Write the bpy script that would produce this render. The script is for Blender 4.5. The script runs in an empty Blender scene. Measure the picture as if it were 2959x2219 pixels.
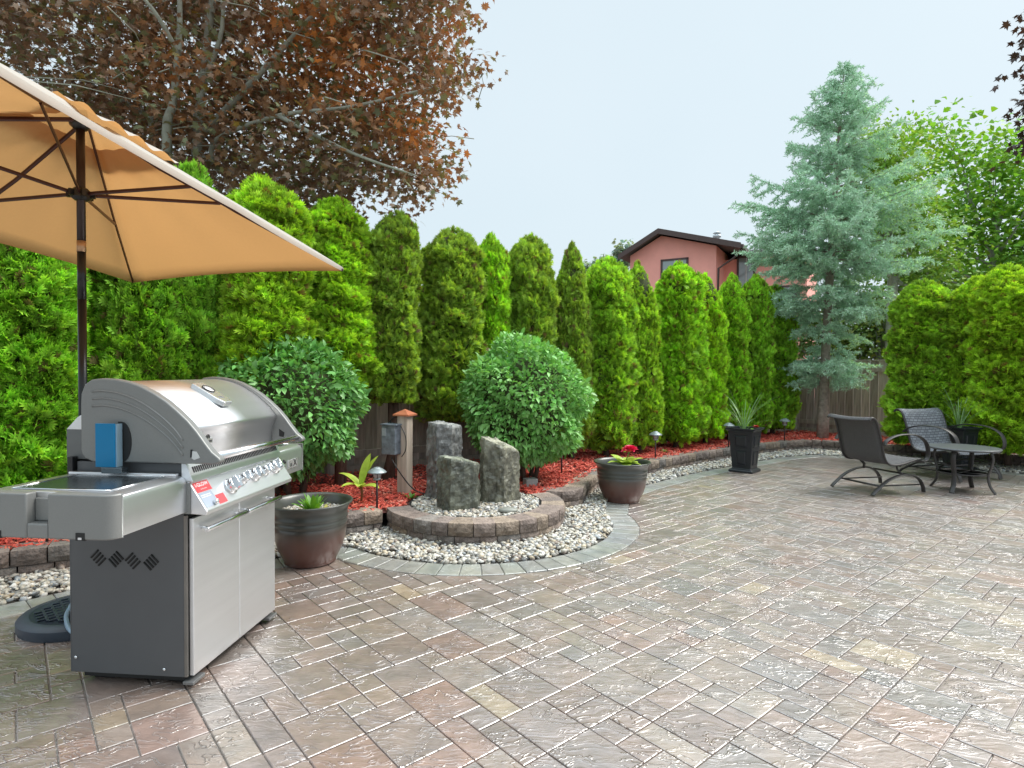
import bpy, bmesh, math, random
import numpy as np
from mathutils import Vector, Matrix
from mathutils.geometry import delaunay_2d_cdt as cdt
random.seed(7); rng = np.random.default_rng(11)
S = bpy.context.scene
COL = S.collection
R = math.radians

# ------------------------------------------------------------------ camera
FPX, CH, HW, HH = 588.0, 1.35, 512.0, 384.0
PITCH, ROLL = R(1.22), R(0.35)
cd = bpy.data.cameras.new('camera'); cam = bpy.data.objects.new('camera', cd); COL.objects.link(cam)
cd.sensor_width = 36.0; cd.lens = FPX / 1024 * 36.0; cd.clip_start = 0.05; cd.clip_end = 2000
cp, sp_, cr, sr = math.cos(PITCH), math.sin(PITCH), math.cos(ROLL), math.sin(ROLL)
FW = np.array([0, cp, -sp_]); UP0 = np.array([0, sp_, cp]); RT0 = np.array([1.0, 0, 0])
RT = cr * RT0 + sr * UP0; UP = -sr * RT0 + cr * UP0
cam.matrix_world = Matrix(((RT[0], UP[0], -FW[0], 0), (RT[1], UP[1], -FW[1], 0), (RT[2], UP[2], -FW[2], CH), (0, 0, 0, 1)))
S.camera = cam

# ------------------------------------------------------------------ sky, sun, exposure
SUN_EL, SUN_AZ = R(50), R(73)      # azimuth clockwise from +Y: to the right, behind thin cloud
w = bpy.data.worlds.new('World'); S.world = w; w.use_nodes = True
nt = w.node_tree; nt.nodes.clear()
out = nt.nodes.new('ShaderNodeOutputWorld'); bg = nt.nodes.new('ShaderNodeBackground')
sky = nt.nodes.new('ShaderNodeTexSky'); sky.sky_type = 'NISHITA'; sky.sun_disc = False
sky.sun_elevation = SUN_EL; sky.sun_rotation = SUN_AZ; sky.dust_density = 4.0; sky.air_density = 1.0; sky.ozone_density = 1.0
tc = nt.nodes.new('ShaderNodeTexCoord')
cn = nt.nodes.new('ShaderNodeTexNoise'); cn.inputs['Scale'].default_value = 1.6; cn.inputs['Detail'].default_value = 4
nt.links.new(tc.outputs['Generated'], cn.inputs['Vector'])
cr_ = nt.nodes.new('ShaderNodeValToRGB')
cr_.color_ramp.elements[0].position = 0.25; cr_.color_ramp.elements[0].color = (5.55, 6.6, 7.15, 1)
cr_.color_ramp.elements[1].position = 0.8; cr_.color_ramp.elements[1].color = (6.1, 7.0, 7.5, 1)
nt.links.new(cn.outputs['Fac'], cr_.inputs['Fac'])
mx = nt.nodes.new('ShaderNodeMixRGB'); mx.inputs['Fac'].default_value = 0.9    # a bright even cloud sheet over the clear sky
nt.links.new(sky.outputs['Color'], mx.inputs['Color1']); nt.links.new(cr_.outputs['Color'], mx.inputs['Color2'])
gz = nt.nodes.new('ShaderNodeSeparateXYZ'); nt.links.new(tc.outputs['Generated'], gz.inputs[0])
gr = nt.nodes.new('ShaderNodeMapRange'); gr.interpolation_type = 'SMOOTHSTEP'      # overcast skies brighten towards the zenith; raised further above the view as fill
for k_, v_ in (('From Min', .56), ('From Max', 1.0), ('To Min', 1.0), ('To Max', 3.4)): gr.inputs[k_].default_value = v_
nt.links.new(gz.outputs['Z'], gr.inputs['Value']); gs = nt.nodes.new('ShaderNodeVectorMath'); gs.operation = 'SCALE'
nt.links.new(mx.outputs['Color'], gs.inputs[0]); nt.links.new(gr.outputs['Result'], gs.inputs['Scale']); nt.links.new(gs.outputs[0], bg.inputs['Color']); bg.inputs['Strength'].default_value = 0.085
nt.links.new(bg.outputs['Background'], out.inputs['Surface'])
sd = bpy.data.lights.new('sun', 'SUN'); sun = bpy.data.objects.new('sun', sd); COL.objects.link(sun)
sd.energy = 2.7; sd.angle = R(34); sd.color = (1.0, 0.96, 0.9)
sdir = Vector((math.sin(SUN_AZ) * math.cos(SUN_EL), math.cos(SUN_AZ) * math.cos(SUN_EL), math.sin(SUN_EL)))
sun.rotation_euler = sdir.to_track_quat('Z', 'Y').to_euler()
S.view_settings.view_transform = 'Standard'; S.view_settings.look = 'None'
S.view_settings.exposure = 0.66; S.view_settings.gamma = 1.0; S.view_settings.use_curve_mapping = False
S.render.engine = 'CYCLES'; S.cycles.max_bounces = 8; S.cycles.transparent_max_bounces = 8

# ------------------------------------------------------------------ surveying: from photograph pixels (1024 wide) to places on the ground
def ray(x, y):
    return FW + RT * (x - HW) / FPX + UP * (HH - y) / FPX
def G(x, y, z=0.0):
    d = ray(x, y); return np.array([0, 0, CH]) + d * (z - CH) / d[2]
def AT(x, y, Y):
    d = ray(x, y); return np.array([0, 0, CH]) + d * Y / d[1]

# ------------------------------------------------------------------ materials
MATS = {}
def lk(n, a, b): n.links.new(a, b)
def mat(name, col, rough=0.6, metal=0.0, spec=0.5, var=0.15, nscale=8.0, bump=0.0, bscale=40.0, attr=False, coat=0.0,
        transl=0.0, tcol=None, objcol=False, stretch=None, detail=5, coat_rough=0.1, ior=1.5):
    if name in MATS: return MATS[name]
    m = bpy.data.materials.new(name); m.use_nodes = True; n = m.node_tree; n.nodes.clear()
    o = n.nodes.new('ShaderNodeOutputMaterial'); b = n.nodes.new('ShaderNodeBsdfPrincipled')
    t = n.nodes.new('ShaderNodeTexCoord'); mp = n.nodes.new('ShaderNodeMapping'); lk(n, t.outputs['Object'], mp.inputs['Vector'])
    if stretch: mp.inputs['Scale'].default_value = stretch
    ns = n.nodes.new('ShaderNodeTexNoise'); ns.inputs['Scale'].default_value = nscale; ns.inputs['Detail'].default_value = detail
    lk(n, mp.outputs['Vector'], ns.inputs['Vector'])
    mr = n.nodes.new('ShaderNodeMapRange'); mr.inputs['From Min'].default_value = 0.25; mr.inputs['From Max'].default_value = 0.75
    mr.inputs['To Min'].default_value = 1 - var; mr.inputs['To Max'].default_value = 1 + var
    lk(n, ns.outputs['Fac'], mr.inputs['Value'])
    mul = n.nodes.new('ShaderNodeVectorMath'); mul.operation = 'SCALE'; lk(n, mr.outputs['Result'], mul.inputs['Scale'])
    if attr:
        at = n.nodes.new('ShaderNodeAttribute'); at.attribute_name = 'col'; src = at.outputs['Color']
    else:
        rgb = n.nodes.new('ShaderNodeRGB'); rgb.outputs[0].default_value = (*col, 1); src = rgb.outputs[0]
    if objcol:
        oi = n.nodes.new('ShaderNodeObjectInfo'); mm = n.nodes.new('ShaderNodeVectorMath'); mm.operation = 'MULTIPLY'
        lk(n, src, mm.inputs[0]); lk(n, oi.outputs['Color'], mm.inputs[1]); src = mm.outputs[0]
    lk(n, src, mul.inputs[0]); lk(n, mul.outputs[0], b.inputs['Base Color'])
    b.inputs['Roughness'].default_value = rough; b.inputs['Metallic'].default_value = metal
    b.inputs['Specular IOR Level'].default_value = spec; b.inputs['IOR'].default_value = ior
    b.inputs['Coat Weight'].default_value = coat; b.inputs['Coat Roughness'].default_value = coat_rough
    if bump > 0:
        bn = n.nodes.new('ShaderNodeTexNoise'); bn.inputs['Scale'].default_value = bscale; bn.inputs['Detail'].default_value = 6
        lk(n, mp.outputs['Vector'], bn.inputs['Vector'])
        bp = n.nodes.new('ShaderNodeBump'); bp.inputs['Strength'].default_value = bump; bp.inputs['Distance'].default_value = 0.02
        lk(n, bn.outputs['Fac'], bp.inputs['Height']); lk(n, bp.outputs['Normal'], b.inputs['Normal'])
    if transl > 0:
        tr = n.nodes.new('ShaderNodeBsdfTranslucent')
        if tcol:
            tm = n.nodes.new('ShaderNodeVectorMath'); tm.operation = 'MULTIPLY'; tm.inputs[1].default_value = tcol
            lk(n, mul.outputs[0], tm.inputs[0]); lk(n, tm.outputs[0], tr.inputs['Color'])
        else: lk(n, mul.outputs[0], tr.inputs['Color'])
        ms = n.nodes.new('ShaderNodeMixShader'); ms.inputs[0].default_value = transl
        lk(n, b.outputs[0], ms.inputs[1]); lk(n, tr.outputs[0], ms.inputs[2]); lk(n, ms.outputs[0], o.inputs['Surface'])
    else: lk(n, b.outputs[0], o.inputs['Surface'])
    MATS[name] = m; return m

def stone_mat(name, base_attr=True, col=(.3, .26, .22), wet=0.35, relief=1.0, rough=0.42, coatr=.34):
    """sealed slate-stamped stone: blotchy colour, soft undulation and sharp little ridges in the relief"""
    m = bpy.data.materials.new(name); m.use_nodes = True; n = m.node_tree; n.nodes.clear()
    N = n.nodes.new
    o = N('ShaderNodeOutputMaterial'); b = N('ShaderNodeBsdfPrincipled'); t = N('ShaderNodeTexCoord')
    gm = N('ShaderNodeNewGeometry')
    if base_attr:
        at = N('ShaderNodeAttribute'); at.attribute_name = 'col'; src = at.outputs['Color']
    else:
        q = N('ShaderNodeRGB'); q.outputs[0].default_value = (*col, 1); src = q.outputs[0]
    P = gm.outputs['Position']
    n1 = N('ShaderNodeTexNoise'); n1.inputs['Scale'].default_value = 9; n1.inputs['Detail'].default_value = 8; n1.inputs['Roughness'].default_value = .65; lk(n, P, n1.inputs['Vector'])
    r1 = N('ShaderNodeMapRange'); r1.inputs['From Min'].default_value = .3; r1.inputs['From Max'].default_value = .7; r1.inputs['To Min'].default_value = .72; r1.inputs['To Max'].default_value = 1.28; lk(n, n1.outputs['Fac'], r1.inputs['Value'])
    sc = N('ShaderNodeVectorMath'); sc.operation = 'SCALE'; lk(n, src, sc.inputs[0]); lk(n, r1.outputs['Result'], sc.inputs['Scale'])
    n2 = N('ShaderNodeTexNoise'); n2.inputs['Scale'].default_value = 3; n2.inputs['Detail'].default_value = 3; lk(n, P, n2.inputs['Vector'])
    hs = N('ShaderNodeMix'); hs.data_type = 'RGBA'; hs.blend_type = 'MULTIPLY'
    rr = N('ShaderNodeValToRGB'); rr.color_ramp.elements[0].color = (1.06, .985, .94, 1); rr.color_ramp.elements[1].color = (.98, .98, 1.0, 1)
    rr.color_ramp.elements[0].position = .4; rr.color_ramp.elements[1].position = .62
    lk(n, n2.outputs['Fac'], rr.inputs['Fac']); hs.inputs[0].default_value = 1.0
    lk(n, sc.outputs[0], hs.inputs[6]); lk(n, rr.outputs['Color'], hs.inputs[7]); lk(n, hs.outputs[2], b.inputs['Base Color'])
    # relief: warped long ridges + fine grain
    mp = N('ShaderNodeMapping'); mp.inputs['Rotation'].default_value = (0, 0, R(-12)); mp.inputs['Scale'].default_value = (.8, 3.4, 1.0); lk(n, P, mp.inputs['Vector'])
    wn = N('ShaderNodeTexNoise'); wn.inputs['Scale'].default_value = 5; wn.inputs['Detail'].default_value = 2; lk(n, P, wn.inputs['Vector'])
    wa = N('ShaderNodeVectorMath'); wa.operation = 'SCALE'; wa.inputs['Scale'].default_value = .55; lk(n, wn.outputs['Color'], wa.inputs[0])
    wb = N('ShaderNodeVectorMath'); wb.operation = 'ADD'; lk(n, mp.outputs[0], wb.inputs[0]); lk(n, wa.outputs[0], wb.inputs[1])
    rd = N('ShaderNodeTexNoise'); rd.inputs['Scale'].default_value = 6.0; rd.inputs['Detail'].default_value = 3; rd.inputs['Roughness'].default_value = .55; lk(n, wb.outputs[0], rd.inputs['Vector'])
    ab = N('ShaderNodeMath'); ab.operation = 'SUBTRACT'; ab.inputs[1].default_value = .5; lk(n, rd.outputs['Fac'], ab.inputs[0])
    ac = N('ShaderNodeMath'); ac.operation = 'ABSOLUTE'; lk(n, ab.outputs[0], ac.inputs[0])
    cc = N('ShaderNodeMapRange'); cc.inputs['From Min'].default_value = 0.0; cc.inputs['From Max'].default_value = .036; cc.inputs['To Min'].default_value = 1; cc.inputs['To Max'].default_value = 0; lk(n, ac.outputs[0], cc.inputs['Value'])
    gate = N('ShaderNodeMapRange'); gate.inputs['From Min'].default_value = .38; gate.inputs['From Max'].default_value = .6; lk(n, wn.outputs['Fac'], gate.inputs['Value'])
    cg = N('ShaderNodeMath'); cg.operation = 'MULTIPLY'; lk(n, cc.outputs['Result'], cg.inputs[0]); lk(n, gate.outputs['Result'], cg.inputs[1])
    fn = N('ShaderNodeTexNoise'); fn.inputs['Scale'].default_value = 70; fn.inputs['Detail'].default_value = 5; lk(n, P, fn.inputs['Vector'])
    a1 = N('ShaderNodeMath'); a1.operation = 'MULTIPLY_ADD'; a1.inputs[1].default_value = .6; lk(n, cg.outputs[0], a1.inputs[0]); lo = N('ShaderNodeMath'); lo.operation = 'MULTIPLY'; lo.inputs[1].default_value = 1.0; lk(n, rd.outputs['Fac'], lo.inputs[0]); lk(n, lo.outputs[0], a1.inputs[2])
    a2 = N('ShaderNodeMath'); a2.operation = 'MULTIPLY_ADD'; a2.inputs[1].default_value = .05; lk(n, fn.outputs['Fac'], a2.inputs[0]); lk(n, a1.outputs[0], a2.inputs[2])
    bp = N('ShaderNodeBump'); bp.inputs['Strength'].default_value = 0.8; bp.inputs['Distance'].default_value = .0085 * relief; lk(n, a2.outputs[0], bp.inputs['Height'])
    lk(n, bp.outputs['Normal'], b.inputs['Normal']); lk(n, bp.outputs['Normal'], b.inputs['Coat Normal'])
    b.inputs['Roughness'].default_value = rough; b.inputs['Coat Weight'].default_value = wet; b.inputs['Coat Roughness'].default_value = coatr; b.inputs['Coat IOR'].default_value = 2.5
    lk(n, b.outputs[0], o.inputs['Surface']); MATS[name] = m; return m

# ------------------------------------------------------------------ objects
def link(o): COL.objects.link(o); return o
def tag(o, label, cat=None, group=None, kind=None):
    if label: o['label'] = label
    if cat: o['category'] = cat
    if group: o['group'] = group
    if kind: o['kind'] = kind
    return o
def thing(name, label, cat, loc=(0, 0, 0), rz=0.0, group=None):
    o = link(bpy.data.objects.new(name, None)); o.empty_display_size = .1
    o.location = tuple(float(v) for v in loc); o.rotation_euler = (0, 0, rz)
    return tag(o, label, cat, group)
def mesh_np(name, V, F, m=None, cols=None, smooth=False):
    """V (n,3), F (k,3|4) arrays"""
    me = bpy.data.meshes.new(name); V = np.asarray(V, np.float32); F = np.asarray(F, np.int32); k, s = F.shape
    me.vertices.add(len(V)); me.vertices.foreach_set('co', V.ravel())
    me.loops.add(k * s); me.loops.foreach_set('vertex_index', F.ravel())
    me.polygons.add(k); me.polygons.foreach_set('loop_start', np.arange(0, k * s, s, dtype=np.int32))
    me.polygons.foreach_set('use_smooth', np.full(k, bool(smooth)))
    me.update(calc_edges=True)
    if cols is not None:
        a = me.attributes.new('col', 'FLOAT_COLOR', 'POINT'); c4 = np.ones((len(V), 4), np.float32); c4[:, :3] = cols; a.data.foreach_set('color', c4.ravel())
    if m: me.materials.append(m)
    return me
def ob(name, me, parent=None, loc=None, rz=0.0):
    o = link(bpy.data.objects.new(name, me))
    if parent is not None: o.parent = parent
    if loc is not None: o.location = tuple(float(v) for v in loc)
    if rz: o.rotation_euler = (0, 0, rz)
    return o
class MB:
    def __init__(s): s.v = []; s.f = []
    def add(s, V, F):
        b = len(s.v); s.v += [tuple(map(float, p)) for p in V]; s.f += [tuple(i + b for i in f) for f in F]; return s
    def box(s, c, d, rot=None):
        x, y, z = d[0] / 2, d[1] / 2, d[2] / 2
        V = [Vector(p) for p in ((-x, -y, -z), (x, -y, -z), (x, y, -z), (-x, y, -z), (-x, -y, z), (x, -y, z), (x, y, z), (-x, y, z))]
        if rot is not None: V = [rot @ p for p in V]
        return s.add([p + Vector(c) for p in V], [(0, 3, 2, 1), (4, 5, 6, 7), (0, 1, 5, 4), (1, 2, 6, 5), (2, 3, 7, 6), (3, 0, 4, 7)])
    def bb(s, x0, x1, y0, y1, z0, z1): return s.box(((x0 + x1) / 2, (y0 + y1) / 2, (z0 + z1) / 2), (abs(x1 - x0), abs(y1 - y0), abs(z1 - z0)))
    def tube(s, pts, r, n=10, rz=None, cap=True, flat=None):
        """tube along points; r number or list; flat=(a,b) gives a strap section a wide (sideways) and b thick"""
        pts = [Vector(p) for p in pts]; k = len(pts); rs = r if isinstance(r, (list, tuple)) else [r] * k
        V = []; up = Vector((0, 0, 1)); prev = None
        for i, p in enumerate(pts):
            t = (pts[min(i + 1, k - 1)] - pts[max(i - 1, 0)]).normalized()
            if prev is None:
                a = rz if rz is not None else (up if abs(t.z) < .95 else Vector((0, 1, 0)))
                a = Vector(a); x = t.cross(a).normalized()
            else: x = (prev - t * prev.dot(t)).normalized()
            prev = x; y = t.cross(x).normalized()
            for j in range(n):
                th = 2 * math.pi * (j + .5) / n; cx, cy = math.cos(th), math.sin(th)
                if flat:
                    q = max(abs(cx), abs(cy)); V.append(p + x * flat[0] / 2 * cx / q + y * flat[1] / 2 * cy / q)
                else: V.append(p + (x * cx + y * cy) * rs[i])
        F = [(i * n + j, i * n + (j + 1) % n, (i + 1) * n + (j + 1) % n, (i + 1) * n + j) for i in range(k - 1) for j in range(n)]
        if cap: F += [tuple(range(n - 1, -1, -1)), tuple((k - 1) * n + j for j in range(n))]
        return s.add(V, F)
    def lathe(s, prof, n=32, c=(0, 0, 0), ph=0.0, cap=True):
        V = []; k = len(prof)
        for (r, z) in prof:
            for j in range(n):
                a = 2 * math.pi * j / n + ph; V.append((c[0] + r * math.cos(a), c[1] + r * math.sin(a), c[2] + z))
        F = [(i * n + j, i * n + (j + 1) % n, (i + 1) * n + (j + 1) % n, (i + 1) * n + j) for i in range(k - 1) for j in range(n)]
        if cap and prof[0][0] > 1e-4: F.append(tuple(range(n - 1, -1, -1)))
        if cap and prof[-1][0] > 1e-4: F.append(tuple((k - 1) * n + j for j in range(n)))
        return s.add(V, F)
    def prism(s, poly, a0, a1, ax='y'):
        """poly of 2D points; ax='y': (x,z) extruded along y ; ax='z': (x,y) along z ; ax='x': (y,z) along x"""
        f = {'y': lambda p, a: (p[0], a, p[1]), 'z': lambda p, a: (p[0], p[1], a), 'x': lambda p, a: (a, p[0], p[1])}[ax]
        n = len(poly); V = [f(p, a0) for p in poly] + [f(p, a1) for p in poly]
        return s.add(V, [tuple(range(n)), tuple(range(2 * n - 1, n - 1, -1))] + [(i, i + n, (i + 1) % n + n, (i + 1) % n) for i in range(n)])
    def mesh(s, name, m, smooth=False):
        me = bpy.data.meshes.new(name); me.from_pydata(s.v, [], s.f); bm = bmesh.new(); bm.from_mesh(me)
        bmesh.ops.recalc_face_normals(bm, faces=bm.faces); bm.to_mesh(me); bm.free()
        if m: me.materials.append(m)
        if smooth:
            for p in me.polygons: p.use_smooth = True
        return me
    def build(s, name, m, parent=None, smooth=False, bevel=0.0, loc=None, rz=0.0, auto=None, seg=2):
        o = ob(name, s.mesh(name, m, smooth or bool(auto)), parent, loc, rz)
        if auto: o.data.set_sharp_from_angle(angle=R(auto))
        if bevel:
            b = o.modifiers.new('bevel', 'BEVEL'); b.width = bevel; b.segments = seg; b.limit_method = 'ANGLE'; b.angle_limit = R(35); b.harden_normals = False
        return o
def struct(o, label=None): o['kind'] = 'structure'; o['label'] = label or o.name; return o
def copy_tree(o, parent=None):
    c = o.copy(); COL.objects.link(c)
    if parent is not None: c.parent = parent
    for ch in list(o.children): copy_tree(ch, c)
    return c
def smooth_curve(pts, n=6):
    """Catmull-Rom through points"""
    P = [np.array(p, float) for p in pts]; P = [2 * P[0] - P[1]] + P + [2 * P[-1] - P[-2]]; o = []
    for i in range(1, len(P) - 2):
        for k in range(n):
            t = k / n; o.append(.5 * ((2 * P[i]) + (P[i + 1] - P[i - 1]) * t + (2 * P[i - 1] - 5 * P[i] + 4 * P[i + 1] - P[i + 2]) * t * t + (-P[i - 1] + 3 * P[i] - 3 * P[i + 1] + P[i + 2]) * t ** 3))
    o.append(P[-2]); return np.array(o)
def rot_frames(d, roll, up=(0, 0, 1)):
    """rotation matrices whose local +Y points along d and local Z is rolled about it; d (n,3)"""
    d = d / np.linalg.norm(d, axis=1, keepdims=True); u = np.tile(np.array(up, float), (len(d), 1)); u += 1e-3
    x = np.cross(d, u); x /= np.linalg.norm(x, axis=1, keepdims=True); z = np.cross(x, d)
    c, s = np.cos(roll)[:, None], np.sin(roll)[:, None]; x2 = x * c + z * s; z2 = -x * s + z * c
    return np.stack([x2, d, z2], axis=2)
def scatter(name, T, F, Rm, t, s, cols, m, smooth=False, colfade=None):
    """copies of template T (v,3) with faces F by rotation, place, scale (n,) or (n,3), one colour each -> one mesh"""
    T = np.asarray(T, float); F = np.asarray(F); n = len(t); s = np.asarray(s, float)
    if s.ndim == 1: s = s[:, None] * np.ones(3)
    V = np.einsum('nij,nvj->nvi', Rm, T[None] * s[:, None, :]) + t[:, None, :]
    FF = (F[None] + (np.arange(n) * len(T))[:, None, None]).reshape(-1, F.shape[1])
    C = np.repeat(cols[:, None, :], len(T), axis=1)
    if colfade is not None: C = C * colfade[None, :, None] if colfade.ndim == 1 else C * colfade[None]
    return mesh_np(name, V.reshape(-1, 3), FF, m, C.reshape(-1, 3), smooth)
def text_obj(name, body, size, m, parent, mtx, extrude=0.0008, bold=True, align='CENTER'):
    c = bpy.data.curves.new(name, 'FONT'); c.body = body; c.size = size; c.extrude = extrude; c.align_x = align; c.align_y = 'CENTER'
    if bold: c.offset = size * .015
    t = link(bpy.data.objects.new(name + '_tmp', c)); bpy.context.view_layer.update()
    me = bpy.data.meshes.new_from_object(t.evaluated_get(bpy.context.evaluated_depsgraph_get())); bpy.data.objects.remove(t)
    me.materials.clear(); me.materials.append(m); o = ob(name, me, parent); o.matrix_local = mtx; return o

# ================================================================== THE GROUND
soil = mat('soil', (.09, .065, .045), .95, var=.3, nscale=6, bump=.5, bscale=30)
g = MB().add([(-150, -30, -.06), (200, -30, -.06), (200, 260, -.06), (-150, 260, -.06)], [(0, 1, 2, 3)]).build('ground', soil); struct(g, 'bare brown soil under the garden')

HA = R(49.7); A = np.array([math.sin(HA), math.cos(HA)]); B = np.array([math.cos(HA), -math.sin(HA)])   # the two directions of the paving
RC = np.array([-.32, 5.30])      # centre of the round stone feature
R_BO, R_BI = 1.44, 1.215         # border paving round it
# outer edge of the paving (= gravel side of the border) as one path from left to right
def g2(x, y, z=0): return G(x, y, z)[:2]
NORM = np.array([-A[1], A[0]])
a_l, a_r = math.radians(205), math.radians(375)
arc = [RC + R_BI * np.array([math.cos(a), math.sin(a)]) for a in np.linspace(math.radians(222), math.radians(372), 26)]
left_edge = [g2(-420, 628), g2(-230, 624), g2(-60, 615), g2(0, 606), g2(75, 589), g2(140, 580)]
P0 = arc[0]; left_edge = left_edge + [P0 * .55 + left_edge[-1] * .45]
right_pts = [g2(x, y) for x, y in ((608, 497), (640, 486.5), (690, 474), (740, 464.5), (780, 457.5), (812, 454.8), (843, 456), (880, 459.5), (930, 464), (1000, 471), (1080, 480), (1200, 497))]
edge_path = np.array(left_edge + arc + right_pts)

def resample(P, step):
    P = np.asarray(P); d = np.r_[0, np.cumsum(np.linalg.norm(np.diff(P, axis=0), axis=1))]; n = max(2, int(round(d[-1] / step)) + 1); s = np.linspace(0, d[-1], n)
    return np.stack([np.interp(s, d, P[:, i]) for i in range(P.shape[1])], 1)
def inside_patio(p):
    """signed: >0 when p is on the paving side of the edge path (right-hand side when walking left to right)"""
    a = EP[:-1]; b = EP[1:]; ab = b - a; t = np.clip(((p - a) * ab).sum(1) / (ab ** 2).sum(1), 0, 1); q = a + ab * t[:, None]
    dd = np.linalg.norm(p - q, axis=1); i = dd.argmin(); cr2 = ab[i, 0] * (p[1] - a[i, 1]) - ab[i, 1] * (p[0] - a[i, 0])
    return dd[i] * (1 if cr2 < 0 else -1)
EP = resample(edge_path, .12)

mortar = mat('joint_sand', (.50, .47, .44), .45, var=.2, nscale=25, bump=.4, bscale=60)
patio = MB()
slab = [tuple(p) for p in EP] + [(16, float(EP[-1][1]) - 6), (16, -3), (-7, -3), (-7, float(EP[0][1]))]
v2, _, f2 = cdt([Vector((float(x), float(y))) for x, y in slab], [], [list(range(len(slab)))], 3, 1e-5)[:3]
me = bpy.data.meshes.new('patio'); me.from_pydata([(v.x, v.y, -.012) for v in v2], [], [tuple(f) for f in f2]); me.materials.append(mortar)
patio = ob('patio', me); struct(patio, 'slate-textured paved patio in mixed brown, grey and buff pavers')

paver_m = stone_mat('paver_stone', wet=.9, relief=1.0, rough=.4)
border_m = stone_mat('border_stone', wet=.55, relief=.7, rough=.45)
def paver_poly(poly, hgt, gap=.0028, ch=.003, sub=None):
    """top-chamfered convex slab of a 2D polygon; returns verts, faces (quads/tri fan as tris)"""
    poly = np.asarray(poly); c = poly.mean(0); n = len(poly)
    def inset(d):
        o = []
        for i in range(n):
            p0, p1, p2 = poly[i - 1], poly[i], poly[(i + 1) % n]; e1 = (p1 - p0) / np.linalg.norm(p1 - p0); e2 = (p2 - p1) / np.linalg.norm(p2 - p1)
            n1 = np.array([-e1[1], e1[0]]); n2 = np.array([-e2[1], e2[0]])
            if (c - p1) @ n1 < 0: n1 = -n1
            if (c - p1) @ n2 < 0: n2 = -n2
            k = n1 + n2; k = k / max(.5, k @ n1) if abs(k @ n1) > .2 else n1
            o.append(p1 + k * d)
        return np.array(o)
    o1 = inset(gap); o2 = inset(gap + ch)
    V = [(x, y, -.02) for x, y in o1] + [(x, y, hgt - ch * .7) for x, y in o1] + [(x, y, hgt) for x, y in o2] + [(c[0], c[1], hgt)]
    F = []
    for i in range(n):
        j = (i + 1) % n
        F += [(i, j, j + n), (i, j + n, i + n), (i + n, j + n, j + 2 * n), (i + n, j + 2 * n, i + 2 * n), (i + 2 * n, j + 2 * n, 3 * n)]
    return V, F
def clip_poly(poly, p, nrm):
    o = []; k = len(poly)
    for i in range(k):
        a, b = poly[i], poly[(i + 1) % k]; da, db = (a - p) @ nrm, (b - p) @ nrm
        if da >= 0: o.append(a)
        if (da >= 0) != (db >= 0): o.append(a + (b - a) * da / (da - db))
    return o
PAL = np.array([[.235, .175, .145], [.225, .175, .15], [.255, .21, .17], [.19, .16, .145], [.26, .165, .13], [.22, .20, .18], [.28, .245, .195], [.20, .19, .18], [.235, .195, .18], [.38, .32, .21]])
PW = np.array([5, 5, 4, 3, 2.2, 3.5, 2.2, 2, 4, .9]); PW /= PW.sum()
UA, UB = .1105, .1277; OA, OB = 1.10 % UA, -2.25 % UB
NI, NJ = 150, 150; i0, j0 = -30, -100
grid = np.zeros((NI, NJ), bool); tiles = []
prnd = random.Random(5)
for s in range(NI + NJ):
    for i in range(NI):
        j = s - i
        if j < 0 or j >= NJ or grid[i, j]: continue
        opts = [((2, 2), 3.6), ((2, 1), 2.6), ((1, 2), 3.2), ((1, 1), 3.0), ((2, 3), .9)]
        ok = [(o, wt) for o, wt in opts if i + o[0] <= NI and j + o[1] <= NJ and not grid[i:i + o[0], j:j + o[1]].any()]
        if not ok: continue
        o = prnd.choices([q[0] for q in ok], [q[1] for q in ok])[0]
        grid[i:i + o[0], j:j + o[1]] = True; tiles.append((i, j, o[0], o[1]))
pav = []
B_OUT = 0.232                      # width of the border paving
for (i, j, a, b) in tiles:
    x0, y0 = OA + (i + i0) * UA, OB + (j + j0) * UB; x1, y1 = x0 + a * UA, y0 + b * UB
    poly = [A * x0 + B * y0, A * x1 + B * y0, A * x1 + B * y1, A * x0 + B * y1]; c = sum(poly) / 4
    if c[0] < -6.5 or c[0] > 14 or c[1] < -1.5 or c[1] > 14 or inside_patio(c) < -.1: continue
    dmin = min(inside_patio(q) for q in poly)
    if dmin < B_OUT + .002:
        # cut the tile along the border's outer edge
        aa = EP[:-1]; bb = EP[1:]; ab = bb - aa; t = np.clip(((c - aa) * ab).sum(1) / (ab ** 2).sum(1), 0, 1); q = aa + ab * t[:, None]; k = np.linalg.norm(c - q, axis=1).argmin()
        e = ab[k] / np.linalg.norm(ab[k]); nrm = np.array([e[1], -e[0]]); poly = clip_poly(poly, q[k] + nrm * (B_OUT + .003), nrm)
        if len(poly) < 3: continue
        pa = np.array(poly); area = abs(np.cross(pa - pa[0], np.roll(pa, -1, 0) - pa[0]).sum()) / 2
        if area < .0012: continue
    pa = np.array(poly); c = pa.mean(0)
    col = (PAL[prnd.choices(range(len(PAL)), PW)[0]] * .6 + np.array([.225, .195, .175]) * .4) * .86 * np.array([1.05, .985, .955]) * prnd.uniform(.85, 1.15)
    far = np.linalg.norm(c); dep = max(c[1], .3); pxx = 512 + FPX * c[0] / dep; pxy = 371 + FPX * CH / dep
    vis = c[1] > .5 and -60 < pxx < 1084 and pxy < 800
    size = (a * b) ** .5 * CH / dep ** 2 if vis else 0
    pav.append((size, pa, col, prnd.uniform(-.001, .001)))
pav.sort(key=lambda t: -t[0])
for k, (sz, pa, col, dz) in enumerate(pav[:298]):
    V, F = paver_poly(pa, .0 + dz); V = np.array(V); c = np.array([*pa.mean(0), 0]); V = V - c
    o = ob('paver', mesh_np('paver', V, F, paver_m, np.tile(col, (len(V), 1))), patio, c)
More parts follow.
